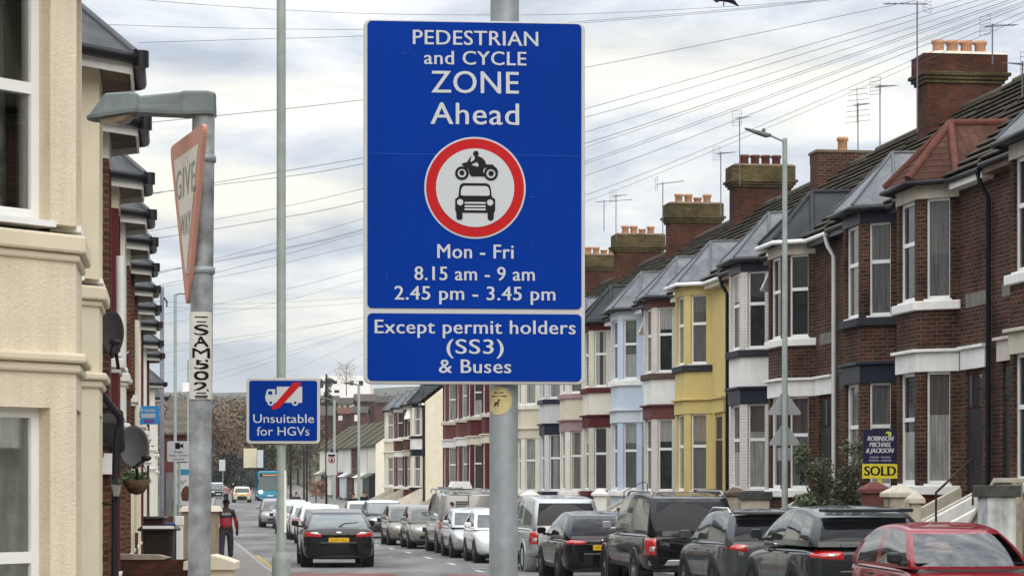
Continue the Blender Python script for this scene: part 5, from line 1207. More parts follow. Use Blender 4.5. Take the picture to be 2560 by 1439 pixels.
for i, (a, c, m) in enumerate([(53.4, 57.5, RUBBLE), (58.9, 63.5, OLDR), (64.4, 69.5, BRICKD), (70.4, 74.6, RUBBLE), (75.6, 80.0, WHITE), (81, 85.6, BRICKD), (86.4, 90.6, BRICKD), (91.6, 96, WHITE), (97.2, 102, CREAM)]):
    gwall(['mixed stone wall before the white gutter brick house', 'rendered wall before the black banded white house', 'sooty brick wall before the yellow house', 'rubble wall before the maroon banded white house', 'white wall before the pale blue house', 'brick wall before the maroon sill cream house', 'brick wall before the pink sill house', 'white wall before the lilac house', 'cream wall before the plain cream house'][i], a, c, 13.1, 1.25 if i % 2 else 1.4, m, DSTONE)
# sloping flank wall by the white pillar with a rail
P = SL(38.9, 13.9); t = thing('stair_flank_wall', 'sloping cream flank wall of the steps by the white pillar', 'wall', (P.x, P.y, 0), math.atan2(-U.y, -U.x))
q = MB(); q.prism([(-2.0, -.1), (-2.0, .9), (-.15, 1.98), (.6, 1.98), (.6, -.1)], -.1, .1, 'y'); q.T = None; q.build('wall', OLDR, t, bevel=.01)
q = MB(); q.prism([(-2.0, .90), (-.15, 1.98), (.6, 1.98), (.6, 2.06), (-.18, 2.06), (-2.06, .96)], -.14, .14, 'y'); q.build('coping', STONE, t, bevel=.01)
a, c = PX(2340, 1230, 42), PX(2432, 1145, 41); q = MB(); q.tube([a-Vector((0, 0, .6)), a, c, c-Vector((0, 0, .8))], .022, 8); tag(q.build('handrail', mat('rusty_iron_rail', (.07, .045, .04), .6, var=.3), None), 'thin dark iron handrail sloping up beside the brick bay', 'handrail')
a, c = PX(1560, 1228, 69), PX(1608, 1203, 67.5); q = MB(); q.tube([a-Vector((0, 0, .7)), a, c, c+Vector((.12, 0, -.05)), c+Vector((.12, 0, -.7))], .014, 8); tag(q.build('handrail', BLACKP, None), 'black iron handrail by the steps of the pale blue house', 'handrail')
# ---------------------------------------------------------------- foliage
def leafmat(name, c1, c2):
    if name in _m: return _m[name]
    m, t, b = newmat(name); b.inputs['Roughness'].default_value = .6
    oi = N(t, 'ShaderNodeNewGeometry'); r = N(t, 'ShaderNodeValToRGB'); t.links.new(oi.outputs['Random Per Island'], r.inputs[0]); r.color_ramp.elements[0].color = (*c1, 1); r.color_ramp.elements[1].color = (*c2, 1); t.links.new(r.outputs[0], b.inputs['Base Color'])
    _m[name] = m; return m
LG = leafmat('dull_green_leaves', (.022, .032, .014), (.10, .125, .055)); LA = leafmat('autumn_brown_leaves', (.05, .028, .014), (.15, .085, .035)); LO = leafmat('olive_leaves', (.04, .042, .012), (.10, .095, .03)); LD = leafmat('dark_conifer_leaves', (.008, .011, .007), (.024, .03, .02))
LP = leafmat('fresh_green_leaves', (.03, .06, .015), (.09, .14, .05))
BARK = mat('bark', (.075, .06, .048), .9, var=.3); TWIG = mat('pale_birch_bark', (.20, .16, .13), .9, var=.3)
def leaves(mb, blobs, n, size):
    tot = sum(r[0]*r[1]*r[2] for _, r in blobs)
    for c, r in blobs:
        k = int(n*r[0]*r[1]*r[2]/tot)+1
        for _ in range(k):
            d = Vector((random.gauss(0, 1), random.gauss(0, 1), random.gauss(0, 1))).normalized()*random.random()**.45
            p = Vector(c)+Vector((d.x*r[0], d.y*r[1], d.z*r[2])); s_ = size*random.uniform(.5, 1.3)
            a = Vector((random.gauss(0, 1), random.gauss(0, 1), random.gauss(0, 1))).normalized(); b_ = a.orthogonal().normalized()
            mb.add([p-a*s_, p+b_*s_*.5, p+a*s_, p-b_*s_*.5], [(0, 1, 2, 3)])
def blobs_for(h, rad, n, base=.35):
    return [((random.uniform(-rad, rad)*.75, random.uniform(-rad, rad)*.75, h*random.uniform(base, .92)), tuple(rad*random.uniform(.28, .5) for _ in range(3))) for _ in range(n)]
def limbs(mb, h, rad, n, r0=.12):
    mb.tube([(0, 0, -.3), (.05*h*.1, 0, h*.35), (.0, .02*h, h*.72), (.02*h, 0, h*.95)], [r0, r0*.75, r0*.4, r0*.1], 7)
    for i in range(n):
        t = random.uniform(.25, .85); a = random.uniform(0, 6.28); L = rad*random.uniform(.6, 1.1)
        mb.tube([(0, 0, h*t), (math.cos(a)*L*.5, math.sin(a)*L*.5, h*t+L*.35), (math.cos(a)*L, math.sin(a)*L, h*min(1.0, t+.18)+L*.3)], [r0*.4, r0*.25, r0*.06], 5)
p = SL(47.8, 13.4); sh = thing('shrub', 'straggly dark green shrub in the front garden beside the sold board', 'shrub', (p.x, p.y, 0))
q = MB()
for i in range(26):
    a = random.uniform(0, 6.28); L = random.uniform(.25, .8); q.tube([(0, 0, .2), (math.cos(a)*L*.4, math.sin(a)*L*.4, 1.3), (math.cos(a)*L, math.sin(a)*L, random.uniform(1.7, 2.95))], [.025, .016, .005], 5)
q.build('stem', BARK, sh)
q = MB(); leaves(q, [((random.uniform(-.62, .62), random.uniform(-.6, .6), random.uniform(1.0, 2.25)), (random.uniform(.15, .32),)*3) for _ in range(26)]+[((random.uniform(-.75, .75), random.uniform(-.5, .5), random.uniform(2.1, 2.8)), (.17, .17, .22)) for _ in range(11)], 7600, .045); q.build('foliage', LG, sh, recalc=False)
# far trees closing the street
def tree(label, mats, h, rad, nb, nl, size, base=.3, lim=9, kind='tree', grp='trees closing the far end of the street'):
    t = thing(kind, label, 'tree', (0, 0, 0), 0, grp)
    q = MB(); limbs(q, h, rad, lim, .018*h); q.build('trunk', mats[1], t)
    q = MB(); leaves(q, blobs_for(h, rad, nb, base), nl, size); q.build('crown', mats[0], t, recalc=False); return t
proto = [tree('', (LA, TWIG), 12, 4.0, 34, 2600, .28), tree('', (LA, BARK), 11, 3.8, 30, 1500, .30, lim=16), tree('', (LO, BARK), 10, 3.6, 30, 2800, .27), tree('', (LD, BARK), 9, 2.6, 22, 2000, .25, .15)]
KL = ['brown autumn tree with pale bark at the far end of the street', 'half bare brown tree at the far end of the street', 'olive green tree behind the far bus', 'dark evergreen tree low at the far end of the street']
used = set()
for px, d, k, sc_, in [(470, 330, 1, 1.0), (505, 318, 0, 1.0), (532, 330, 1, 1.05), (556, 312, 0, .98), (580, 335, 0, 1.08), (603, 318, 1, .95), (622, 338, 0, 1.0), (652, 322, 2, 1.0), (676, 330, 2, 1.05), (695, 318, 2, .9), (722, 335, 2, 1.05), (745, 345, 1, 1.0), (520, 300, 3, .62), (548, 298, 3, .55), (578, 300, 3, .66), (612, 302, 3, .6), (640, 306, 3, .62), (440, 340, 0, 1.0), (775, 350, 1, .9)]:
    o = proto[k] if k not in used else copy_tree(proto[k]); used.add(k)
    o['label'] = KL[k]; p = PX(px, 0, d); o.location = (p.x, d, lerpt(HZT, d)-.2); o.rotation_euler = (0, 0, random.uniform(0, 6.28)); o.scale = (sc_, sc_, sc_*random.uniform(.94, 1.06))
ct = tree('dark pointed conifer before the white hillside building', (LD, BARK), 6.0, 1.5, 16, 1400, .2, .1, grp=None); p = PX(813, 1003, 420); ct.location = p+Vector((0, 0, -1.5))
bt = tree('pale bare tree in front of the white hillside building', (leafmat('pale_twigs', (.22, .17, .13), (.36, .30, .24)), TWIG), 6.5, 2.6, 18, 500, .14, .4, 20, grp=None); bt.location = PX(866, 985, 480)
# scrubby hillside wood as one mass
q = MB(); 
for i in range(2600):
    px = random.uniform(300, 1010); d = random.uniform(470, 780); z = lerpt(HZT, d); p = Vector(((px-CX)*d/F, d, z+random.uniform(-.5, 1.2)))
    for _ in range(7):
        a = Vector((random.gauss(0, 1), random.gauss(0, 1), random.gauss(0, 1))).normalized(); b_ = a.orthogonal().normalized(); s_ = random.uniform(.22, .6); o = p+Vector((random.gauss(0, 1.6), random.gauss(0, 1.6), random.gauss(0, 1.0)))
        q.add([o-a*s_, o+b_*s_*.6, o+a*s_, o-b_*s_*.6], [(0, 1, 2, 3)])
o = q.build('hillside_scrub', leafmat('brown_scrub', (.045, .034, .024), (.12, .09, .058)), recalc=False); o['kind'] = 'stuff'; o['label'] = 'brown winter scrub covering the far hillside'
# ---------------------------------------------------------------- far buildings
def block(label, px0, px1, yt, yb, d, dep, m, rm=None, wins=(), gab=0, winm=None, name='house'):
    x0, x1 = (px0-CX)*d/F, (px1-CX)*d/F; z0, z1_ = EYE+(HZ-yb)*d/F, EYE+(HZ-yt)*d/F
    t = thing(name, label, 'building', ((x0+x1)/2, d, z0)); w_ = (x1-x0)/2; h = z1_-z0
    q = MB(); q.box(-w_, w_, 0, dep, -3, h); q.build('wall', m, t)
    if rm:
        q = MB(); q.prism([(-.3, h-.05), (dep*.5, h+gab), (dep+.3, h-.05), (dep+.3, h-.2), (dep*.5, h+gab-.2), (-.3, h-.2)], -w_-.2, w_+.2, 'x'); q.build('roof', rm, t)
    for (a, c, e_, f) in wins:
        q = MB(); q.box((a-CX)*d/F-(x0+x1)/2, (c-CX)*d/F-(x0+x1)/2, -.06, .02, EYE+(HZ-f)*d/F-z0, EYE+(HZ-e_)*d/F-z0); q.build('window', winm or G_DARK, t)
    return t
WB = mat('bright_white_render', (.80, .79, .76), .8, var=.04)
block('long white flat roofed building on the hillside left of the blue sign', 801, 925, 938, 982, 560, 14, WB, None, [(808, 822, 951, 959), (832, 843, 951, 959), (874, 884, 951, 962), (897, 908, 951, 963), (836, 848, 974, 981)])
HR1 = mat('brown_hill_roof', (.085, .068, .055), .85, var=.2); HR2 = mat('dark_hill_roof', (.06, .055, .05), .85, var=.2); HR3 = mat('red_hill_roof', (.10, .045, .03), .85, var=.2)
for lab, a, c, yt, yb, d, m, rm, wn, gb in [
 ('small brick house with brown roof high on the hillside beside the lorry sign', 800, 842, 1004, 1030, 440, BRICKD, HR1, [(812, 822, 1010, 1022)], 1.3),
 ('pale rendered house on the hillside between two brick ones', 846, 880, 1008, 1030, 432, CREAM, HR2, [(852, 858, 1013, 1022), (866, 873, 1013, 1022)], 1.2),
 ('brown roofed house on the hillside under the white building', 884, 936, 1001, 1026, 448, BRICKD, HR1, [(892, 900, 1008, 1018), (916, 924, 1008, 1018)], 1.4),
 ('low dark roofed house at the right of the hillside row', 940, 1000, 1004, 1030, 436, BRICKL, HR2, [], 1.2),
 ('orange brick house with white window lower on the hillside', 836, 876, 1032, 1062, 385, BRICKL, HR3, [(846, 856, 1038, 1050)], 1.1),
 ('red brick house with white door lower on the hillside', 880, 916, 1030, 1062, 378, BRICKL, HR2, [(886, 896, 1036, 1052)], 1.1),
 ('dark gabled house low on the hillside by the lorry sign', 796, 832, 1036, 1066, 372, BRICKD, HR1, [], 1.5)]:
    block(lab, a, c, yt, yb, d, 8, m, rm, wn, gb, WHITE if d < 400 else None)
def row3(label, s, l, W_, st, h0=5.6):
    P = SL(s, l); t = thing('terraced_house', label, 'house', (P.x, P.y, gz(P.y)), math.atan2(-U.y, -U.x), 'plain terraced houses far down the right side')
    q = MB(); q.prism([(0, -.5), (0, h0), (3.6, h0+2.5), (7.2, h0), (7.2, -.5)], -W_/2+.01, W_/2-.01, 'x'); q.build('wall', st[0], t)
    q = MB(); q.prism([(-.3, h0-.15), (3.6, h0+2.6), (7.5, h0-.15), (7.5, h0-.3), (3.6, h0+2.45), (-.3, h0-.3)], -W_/2, W_/2, 'x'); q.build('roof', mat('mossy_brown_roof', (.085, .075, .05), .85, var=.3, vs=1), t)
    q = MB(); q.box(-W_*.42, W_*.42, -.55, 0, .3, 2.5); q.prism([(-.85, 2.45), (0, 2.9), (0, 2.45)], -W_*.45, W_*.45, 'x'); q.build('bay', st[1], t)
    for x0, z0 in ((-W_*.25, 3.3), (W_*.25, 3.3)): win(t, x0, 0, z0, 1.0, 1.6, 0, -1, pn=G_DARK)
    win(t, W_*.12, -.55, .9, 1.3, 1.4, 0, -1, pn=G_DARK); win(t, -W_*.28, -.55, .5, .8, 1.9, 0, -1, pn=G_BLIND, fr=BLACKP)
DOORR = [(CREAMB, GUTTER), (WREND, CREAMB), (BRICKL, BROWNSILL), (WREND, BLUEW), (CREAMB, MAROON), (BRICKD, CREAMB), (WREND, NAVY), (CREAMB, STONE)]
for i, st in enumerate(DOORR): row3(['grey stone terraced house nearest in the far low row', 'white low house with dark porch in the far low row', 'brick low house with brown porch in the far low row', 'white low house with bluish porch far down the right', 'cream low house with maroon porch far down the right', 'sooty brick low house far down the right', 'white low house with navy porch far down the right', 'last cream low house far down the right'][i], 222+i*9.0, 18.3-.10*i, 8.99, st)
block('brown shop building with brick upper wall at the far end of the left side', 408, 470, 1078, 1300, 150, 10, BRICKM, TILE, [(415, 440, 1180, 1290), (444, 466, 1180, 1290)], 2.2, G_BLIND, 'shop_building')
# ---------------------------------------------------------------- poles and signs on the left
def post(label, px, d, ytop, r, m, name='lamp_post', grp=None):
    p = PG(px, d); t = thing(name, label, 'pole', tuple(p), 0, grp); z = EYE+(HZ-ytop)*d/F-p.z
    q = MB(); q.lathe([(r*1.15, -.2), (r, 1.5), (r*.9, z)], n=12); q.build('pole', m, t); return t, z
t, z = post('grey wooden telegraph pole behind the left row', 405, 92, 718, .085, mat('weathered_pole_wood', (.21, .21, .245), .8, var=.2, streak=.8), 'telegraph_pole'); q = MB(); q.tube([(.08, 0, z-.4), (.2, -.1, z-.55), (.2, -.1, z-.75)], .035, 6); q.build('bracket', GUTTER, t)
t, z = post('pale lamp column with short arm next to the telegraph pole', 438, 100, 735, .07, LGREY); q = MB(); q.tube([(0, 0, z-.03), (.25, -.1, z+.02), (.35, -.1, z)], .03, 6); q.ball((.46, -.1, z), (.16, .08, .04), 6); q.build('lantern', HOOD, t)
t, z = post('thin bracketed pole with a white box left of the mottled post', 470, 118, 905, .05, LGREY); q = MB(); q.tube([(0, 0, z-.02), (0, 0, z+.05), (.12, 0, z+.16), (.25, 0, z+.16)], .04, 6); q.build('bracket', LGREY, t); q = MB(); q.box(-.26, .1, -.12, -.03, z-1.45, z-1.02); q.build('meter_box', WHITE, t, bevel=.02)
def board(name, label, px0, px1, y0, y1, d, base, cat='sign', postpx=None, rz=0, pm=LGREY):
    k = d/F; cx_ = (px0+px1)/2; p = PG(cx_, d); t = thing(name, label, cat, tuple(p), rz); w_ = (px1-px0)*k/2; a, c = EYE+(HZ-y1)*k-p.z, EYE+(HZ-y0)*k-p.z
    q = MB(); q.prism(rr(2*w_, c-a, min(.04, w_*.2), 4, 0, (a+c)/2), 0, .02, 'y'); bo = q.build('panel', base, t)
    if postpx is not None: q = MB(); q.lathe([(.035, 0), (.035, c)], ((postpx-cx_)*k, .06, 0), n=10); q.build('post', pm, t)
    return t, bo, k, (lambda px: (px-cx_)*k), (lambda py: EYE+(HZ-py)*k-p.z)
t, bo, k, fx, fz = board('camera_sign', 'white traffic enforcement camera sign left of the mottled post', 418, 474, 1102, 1153, 60, SIGNWHITE, postpx=447)
q = MB(); q.box(fx(438), fx(450), -.006, .001, fz(1121), fz(1106)); q.prism([(fx(450), fz(1112)), (fx(458), fz(1107)), (fx(458), fz(1119)), (fx(450), fz(1116))], -.006, .001, 'y')
text(q, 'Traffic', fx(434), fx(460), fz(1132), 6*k, -.005, .03); text(q, 'enforcement', fx(422), fx(470), fz(1140), 5.5*k, -.005, .03); text(q, 'cameras', fx(430), fx(464), fz(1149), 5.5*k, -.005, .03); q.build('lettering', SIGNBLK, bo)
t, bo, k, fx, fz = board('poster', 'tall pale poster with blue band and brown figure behind the mottled post', 441, 482, 1156, 1262, 66, mat('poster_pale', (.50, .52, .52), .5, var=.08), 'poster', postpx=445)
q = MB(); q.box(fx(443), fx(480), -.006, .001, fz(1186), fz(1172), 0); q.prism([(fx(455), fz(1250)), (fx(452), fz(1232)), (fx(458), fz(1218)), (fx(466), fz(1212)), (fx(472), fz(1216)), (fx(474), fz(1235)), (fx(470), fz(1252))], -.006, .001, 'y', 1)
q.tube([(fx(442), -.006, fz(1214)), (fx(450), -.006, fz(1198)), (fx(447), -.006, fz(1210)), (fx(456), -.006, fz(1200)), (fx(455), -.006, fz(1210)), (fx(466), -.006, fz(1198))], .008, 5, 2); q.build('print', [mat('teal_print', (.02, .22, .34), .5, var=.1), mat('brown_print', (.12, .05, .03), .6, var=.4, vs=12), SIGNBLK], bo)
t, bo, k, fx, fz = board('agent_board', 'bright blue and white estate agent board on the left row', 350, 397, 1014, 1060, 47, mat('bright_blue_board', (.03, .27, .62), .45, var=.1), 'sign')
q = MB(); q.box(fx(353), fx(388), -.006, .001, fz(1044), fz(1033), 0)
for i in range(6): q.box(fx(362+i*4.6), fx(365+i*4.6), -.006, .001, fz(1029), fz(1021+(i % 3)), 0)
q.prism([(fx(352), fz(1018)), (fx(358), fz(1022)), (fx(356), fz(1030)), (fx(352), fz(1026))], -.006, .001, 'y', 0)
for i in range(4): q.box(fx(360+i*7), fx(365+i*7), -.006, .001, fz(1056), fz(1048), 1)
q.build('lettering', [SIGNWHITE, mat('magenta_print', (.25, .02, .22), .5, var=.1)], bo); q = MB(); q.tube([(fx(352), .03, fz(1040)), (fx(330), .1, fz(1040))], .02, 6); q.build('arm', GUTTER, t)
t, bo, k, fx, fz = board('parking_sign', 'grey plate with a red ringed symbol on a post left of the far terrace', 816, 842, 1130, 1186, 135, SIGNGREY, postpx=832)
q = MB(); q.prism(circ(fx(829), fz(1149), 8.5*k, 20), -.006, .001, 'y', 0); q.prism(circ(fx(829), fz(1149), 6*k, 20), -.009, -.002, 'y', 1); q.prism([(fx(825), fz(1153)), (fx(828), fz(1145)), (fx(831), fz(1145)), (fx(833), fz(1153))], -.012, -.004, 'y', 2); q.box(fx(820), fx(838), -.006, .001, fz(1140), fz(1135), 2); q.build('symbol', [SIGNRED, SIGNWHITE, SIGNBLK], bo)
board('street_sign', 'small white plate on a post at the far left of the road', 548, 563, 1148, 1176, 240, SIGNWHITE, postpx=557); board('back_of_sign', 'cream back of a square sign over the far road', 609, 642, 1120, 1168, 255, mat('cream_sign_back', (.55, .50, .36), .6, var=.05), postpx=640, pm=GUTTER); board('street_sign', 'tall white sign hanging beside the cream one over the far road', 643, 658, 1124, 1168, 254, SIGNWHITE)
for px, d, yt, lab, arm in [(897, 150, 962, 'thin lamp column before the second right terrace', -.45), (836, 150, 1000, 'lamp column with arm behind the grey parking plate', -.6), (816, 200, 935, 'dark pole topped with black beside the lorry sign', 0), (727, 190, 1105, 'thin post behind the lorry sign column', 0), (767, 210, 1090, 'thin grey post far down the right pavement', 0), (760, 230, 1120, 'shop sign post far down the right pavement', 0)]:
    t, z = post(lab, px, d, yt, .09, LGREY if arm else GUTTER)
    if arm: q = MB(); q.tube([(0, 0, z-.02), (arm, -.1, z+.12)], .05, 6); q.ball((arm*1.4, -.1, z+.14), (.3, .12, .07), 6); q.build('lantern', HOOD, t)
# ---------------------------------------------------------------- satellite dishes, lantern, basket
def dish(label, px, py, d, w_, h_, yaw, m):
    P = PX(px, py, d); t = thing('satellite_dish', label, 'satellite dish', tuple(P), yaw, 'satellite dishes on the left row')
    k = d/F; rx, rz_ = w_*k/2, h_*k/2; q = MB(); vs = []; n = 28
    for j in range(7):
        u = j/6
        for i in range(n): a = 2*math.pi*i/n; vs.append((rx*u*math.cos(a), -.10*u*u*rx/.3+.0, rz_*u*math.sin(a)))
    fs = [(j*n+i, j*n+(i+1) % n, (j+1)*n+(i+1) % n, (j+1)*n+i) for j in range(6) for i in range(n)]
    o = len(vs); vs += [(x, y+.015, z) for x, y, z in vs]; q.add(vs, fs+[tuple(o+v for v in f[::-1]) for f in fs]+[(6*n+i, 6*n+(i+1) % n, o+6*n+(i+1) % n, o+6*n+i) for i in range(n)], 0, True); q.build('reflector', m, t, recalc=False)
    q = MB(); q.tube([(0, -.06, -rz_*.96), (rx*1.0, -.30, -rz_*.72), (rx*1.45, -.36, -rz_*.6)], .014, 6); q.ball((rx*1.55, -.38, -rz_*.52), (.06, .05, .035), 8); q.build('feed_arm', BLACKPL, t); q = MB(); q.tube([(0, .02, 0), (-.1, .2, -.05), (-.1, .3, -.35)], .02, 6); q.build('bracket', GUTTER, t)
DISHM = mat('dull_grey_dish', (.14, .145, .145), .5, var=.15, vs=8); DISHD = mat('charcoal_dish', (.06, .062, .066), .45, var=.2, vs=8)
dish('charcoal satellite dish half hidden by the cream house at first floor height', 284, 832, 24.5, 66, 112, math.radians(-18), DISHD)
dish('grey satellite dish low on the left above the hanging basket', 339, 1117, 27, 82, 108, math.radians(-14), DISHM)
P = PX(291, 1220, 23.5); ln = thing('wall_lantern', 'black coach lantern on the left wall beside the dark drainpipe', 'lantern', tuple(P))
q = MB(); q.lathe([(.028, -.075), (.05, .035), (.052, .04)], n=6, sm=False); q.build('glass', mat('hazy_lantern_glass', (.30, .30, .28), .2, var=.2), ln)
q = MB(); q.lathe([(.065, .041), (.06, .055), (.02, .10), (.012, .13), (.004, .15)], n=6, sm=False); q.lathe([(.02, -.11), (.03, -.076)], n=6); q.tube([(0, 0, -.11), (-.05, .02, -.16), (-.16, .04, -.14)], .010, 6); q.build('cap', BLACKPL, ln)
q = MB(); q.tube([PX(251, 925, 24.0), PX(255, 985, 24.0), PX(283, 1022, 24.1), PX(302, 1046, 24.2), PX(296, 1072, 24.2), PX(290, 1110, 24.2), PX(287, 1300, 24.2), PX(286, 1500, 24.2), PX(286, 1690, 24.2)], .036, 12); tag(q.build('drainpipe', mat('purplish_black_pipe', (.022, .018, .026), .4, var=.15)), 'dark purplish drainpipe running down beside the brick wall on the left', 'drainpipe')
P = PX(341, 1203, 28.5); hb = thing('hanging_basket', 'hanging basket with brown liner and green plants below the grey dish', 'basket', tuple(P))
q = MB(); q.lathe([(.02, -.155), (.09, -.13), (.145, -.05), (.16, .01), (.15, .015)], n=16); q.build('liner', mat('coir_liner', (.14, .085, .05), .95, var=.4, vs=16), hb); q = MB(); leaves(q, [((random.uniform(-.12, .12), random.uniform(-.1, .1), random.uniform(.01, .09)), (.07, .07, .05)) for _ in range(12)], 420, .03); q.build('plants', LP, hb, recalc=False)
q = MB()
for a in (0, 2.1, 4.2): q.tube([(.155*math.cos(a), .155*math.sin(a), .01), (0, 0, .42)], .005, 4)
q.tube([(0, 0, .42), (-.3, .1, .44)], .012, 5); q.build('chain', BLACKPL, hb)
# ---------------------------------------------------------------- left front gardens
def lthing(name, label, cat, px, d, grp=None): p = PG(px, d); return thing(name, label, cat, tuple(p), 0, grp), (lambda x: (x-px)*d/F), (lambda y: EYE+(HZ-y)*d/F-p.z)
t, fx, fz = lthing('garden_wall', 'dark red brick garden wall with pale coping in front of the bins', 'wall', 385, 34)
q = MB(); q.box(fx(300), fx(482), 0, .22, -.1, fz(1398)); q.build('wall', BRICKD, t); q = MB(); q.prism([(fx(298), fz(1397.5)), (fx(410), fz(1397.5)), (fx(424), fz(1393)), (fx(396), fz(1386)), (fx(298), fz(1384))], -.03, .25, 'y'); q.build('coping', mat('broken_pale_coping', (.32, .27, .22), .9, var=.35, vs=7), t)
t, fx, fz = lthing('gate_pillar', 'tan rendered pillar with overhanging cap behind the mottled post', 'pillar', 500, 58)
q = MB(); q.box(fx(458), fx(538), 0, .8, -.1, fz(1278)); q.build('shaft', mat('tan_render', (.33, .265, .19), .9, var=.2, streak=.5), t); q = MB(); q.prism([(fx(448), -.1), (fx(547), -.1), (fx(547), .9), (fx(448), .9)], fz(1278)+.001, fz(1264), scale=.85); q.build('cap', CREAM, t, bevel=.01)
t, fx, fz = lthing('gate_post', 'slim white post with a square cap by the bins', 'post', 448, 44)
q = MB(); q.box(fx(441), fx(456), 0, .11, -.1, fz(1312)); q.build('shaft', WHITE, t); q = MB(); q.box(fx(438), fx(458), -.02, .13, fz(1312)+.001, fz(1289)); q.build('cap', WHITE, t, bevel=.01)
t, fx, fz = lthing('garden_wall', 'low wall with rounded cream coping at the foot of the mottled post', 'wall', 525, 33)
q = MB(); q.box(fx(470), fx(578), .02, .5, -.1, fz(1424)); q.build('wall', SMOOTH, t); q = MB(); q.prism([(fx(458), fz(1424)+.001), (fx(588), fz(1424)+.001), (fx(588), fz(1404)), (fx(560), fz(1394)), (fx(530), fz(1386)), (fx(500), fz(1390)), (fx(460), fz(1402))], -.05, .6, 'y'); q.build('coping', CREAM, t, bevel=.012)
BIN = mat('dark_brown_bin_plastic', (.022, .016, .014), .45, var=.2)
def bin_(label, px, d, yt, wpx, body, lid):
    t, fx, fz = lthing('wheelie_bin', label, 'bin', px, d, 'wheelie bins in the left front garden'); w_ = wpx*d/F/2; h = fz(yt)
    q = MB(); q.prism(rr(w_*1.6, .5, .05, 3, 0, .3), .12, h-.07); q.v = [(x*(.84+.16*z/h), y*(.9+.1*z/h), z) for x, y, z in q.v]; q.build('body', body, t)
    q = MB(); q.loft([[(x, y, z) for x, y in rr(w_*2*s_, .66*s_, .05, 3, 0, .3)] for s_, z in ((1, h-.075), (1.02, h-.04), (.9, h))], sm=False); q.tube([(-w_*.7, .66, h-.06), (w_*.7, .66, h-.06)], .03, 8); q.build('lid', lid, t, bevel=.01)
    for s_ in (1, -1): q = MB(); q.lathe([(.12, -.03), (.12, .03), (.03, .03)], (s_*w_*.7, .55, .12), 'x', 14); q.build('wheel', RUBBER, t)
bin_('dark brown wheelie bin with a pale lid edge behind the brick wall', 392, 43, 1316, 96, BIN, BIN)
bin_('dark maroon wheelie bin further back beside the white downpipe', 380, 60, 1290, 66, mat('maroon_bin', (.04, .012, .012), .5, var=.2), BIN)
bin_('small blue lidded bin between the dark bins and the white post', 424, 64, 1306, 40, BIN, mat('blue_bin_lid', (.015, .03, .13), .5, var=.2))
q = MB(); P = PX(395, 1316, 42.6); q.box(P.x-.27, P.x+.28, P.y-.02, P.y+.02, P.z-.03, P.z+.02); tag(q.build('timber_strip', WHITE), 'white strip lying along the front of the brown bin lid', 'board')
for px, d, yt, yb, m, lab in [(299, 29, 640, 860, WHITE, 'white drainpipe on the maroon house of the left row'), (340, 46, 800, 1330, CREAM, 'long cream drainpipe on the brick house of the left row')]:
    a, c = PX(px, yt, d), PX(px, yb, d); q = MB(); q.tube([a, c], .045 if px < 320 else .06, 10); tag(q.build('drainpipe', m), lab, 'drainpipe')
P = PX(312, 905, 36); fl = thing('flag', 'small drooping blue and red flag on the left row', 'flag', tuple(P)); q = MB(); vs = []
for j in range(7):
    for i in range(6): vs.append((-.05+.028*i-.012*j*(i/5), .02*math.sin(i*1.7+j), .10-.045*j))
q.add(vs, [(j*6+i, j*6+i+1, j*6+7+i, j*6+6+i) for j in range(6) for i in range(5)], 0, True); q.m = [1 if k % 5 == 4 or k > 24 else 0 for k in range(len(q.f))]; q.build('cloth', [mat('navy_cloth', (.02, .025, .09), .8, var=.3), mat('red_cloth', (.28, .04, .05), .8, var=.3)], fl, recalc=False); q = MB(); q.tube([(-.12, .0, .02), (.06, 0, .16)], .008, 5); q.build('staff', WHITE, fl)
# ---------------------------------------------------------------- tv aerials
AER = mat('aerial_metal', (.16, .15, .17), .5, metal=.5, var=.2)
def aerial(label, px, yb, yt, d, yaw=.6, arms=7, boom=.9, panel=True, fan=False):
    P = PX(px, yb, d); t = thing('television_aerial', label, 'aerial', tuple(P), yaw, 'television aerials on the chimneys'); h = (yb-yt)*d/F
    q = MB(); q.tube([(0, 0, -.3), (0, 0, h)], .018, 6); q.build('mast', AER, t)
    q = MB(); zb = h-.06
    if fan:
        for i in range(7): q.tube([(-.42+.02*i, 0, zb-.45+.15*i), (.42-.02*i, 0, zb-.45+.15*i)], .007, 4)
        q.tube([(0, -.05, zb-.5), (0, -.05, zb+.5)], .01, 4)
    q.tube([(0, -boom*.3, zb-.04), (0, boom, zb+.12)], .013, 5)
    for i in range(arms):
        y = -boom*.1+boom*1.05*i/(arms-1); q.tube([(-.13, y, zb+.02+.1*i/arms), (.13, y, zb+.02+.1*i/arms)], .006, 4)
    if panel:
        for s_ in (-1, 1):
            for e_ in (-.1, 0, .1): q.tube([(-.18, -boom*.3, zb+s_*.13+e_), (.18, -boom*.3, zb+s_*.13+e_)], .006, 4)
            q.tube([(-.18, -boom*.3, zb+s_*.23), (-.18, -boom*.3, zb+s_*.03)], .006, 4); q.tube([(.18, -boom*.3, zb+s_*.23), (.18, -boom*.3, zb+s_*.03)], .006, 4)
    q.build('antenna', AER, t); return t
aerial('tall aerial mast rising past the top edge on the left flank of the nearest chimney', 2293, 300, 4, 57.0, .9)
aerial('aerial behind the pots at the right end of the nearest chimney', 2481, 130, 60, 58.0, -1.0, boom=.8)
aerial('aerial with spread comb elements above the plain single pot chimney', 2145, 350, 258, 67.0, -.7, fan=True, panel=False, boom=.5)
aerial('tall aerial at the right end of the plain single pot chimney', 2200, 355, 212, 66.0, -.8, boom=.7)
aerial('double aerial on the left end of the red pot chimney', 1849, 440, 292, 77.0, -.7, boom=.5)
aerial('thin aerial between the red pot chimney and the stubby yellow pot chimney', 1802, 520, 380, 84.0, -.9, boom=.7)
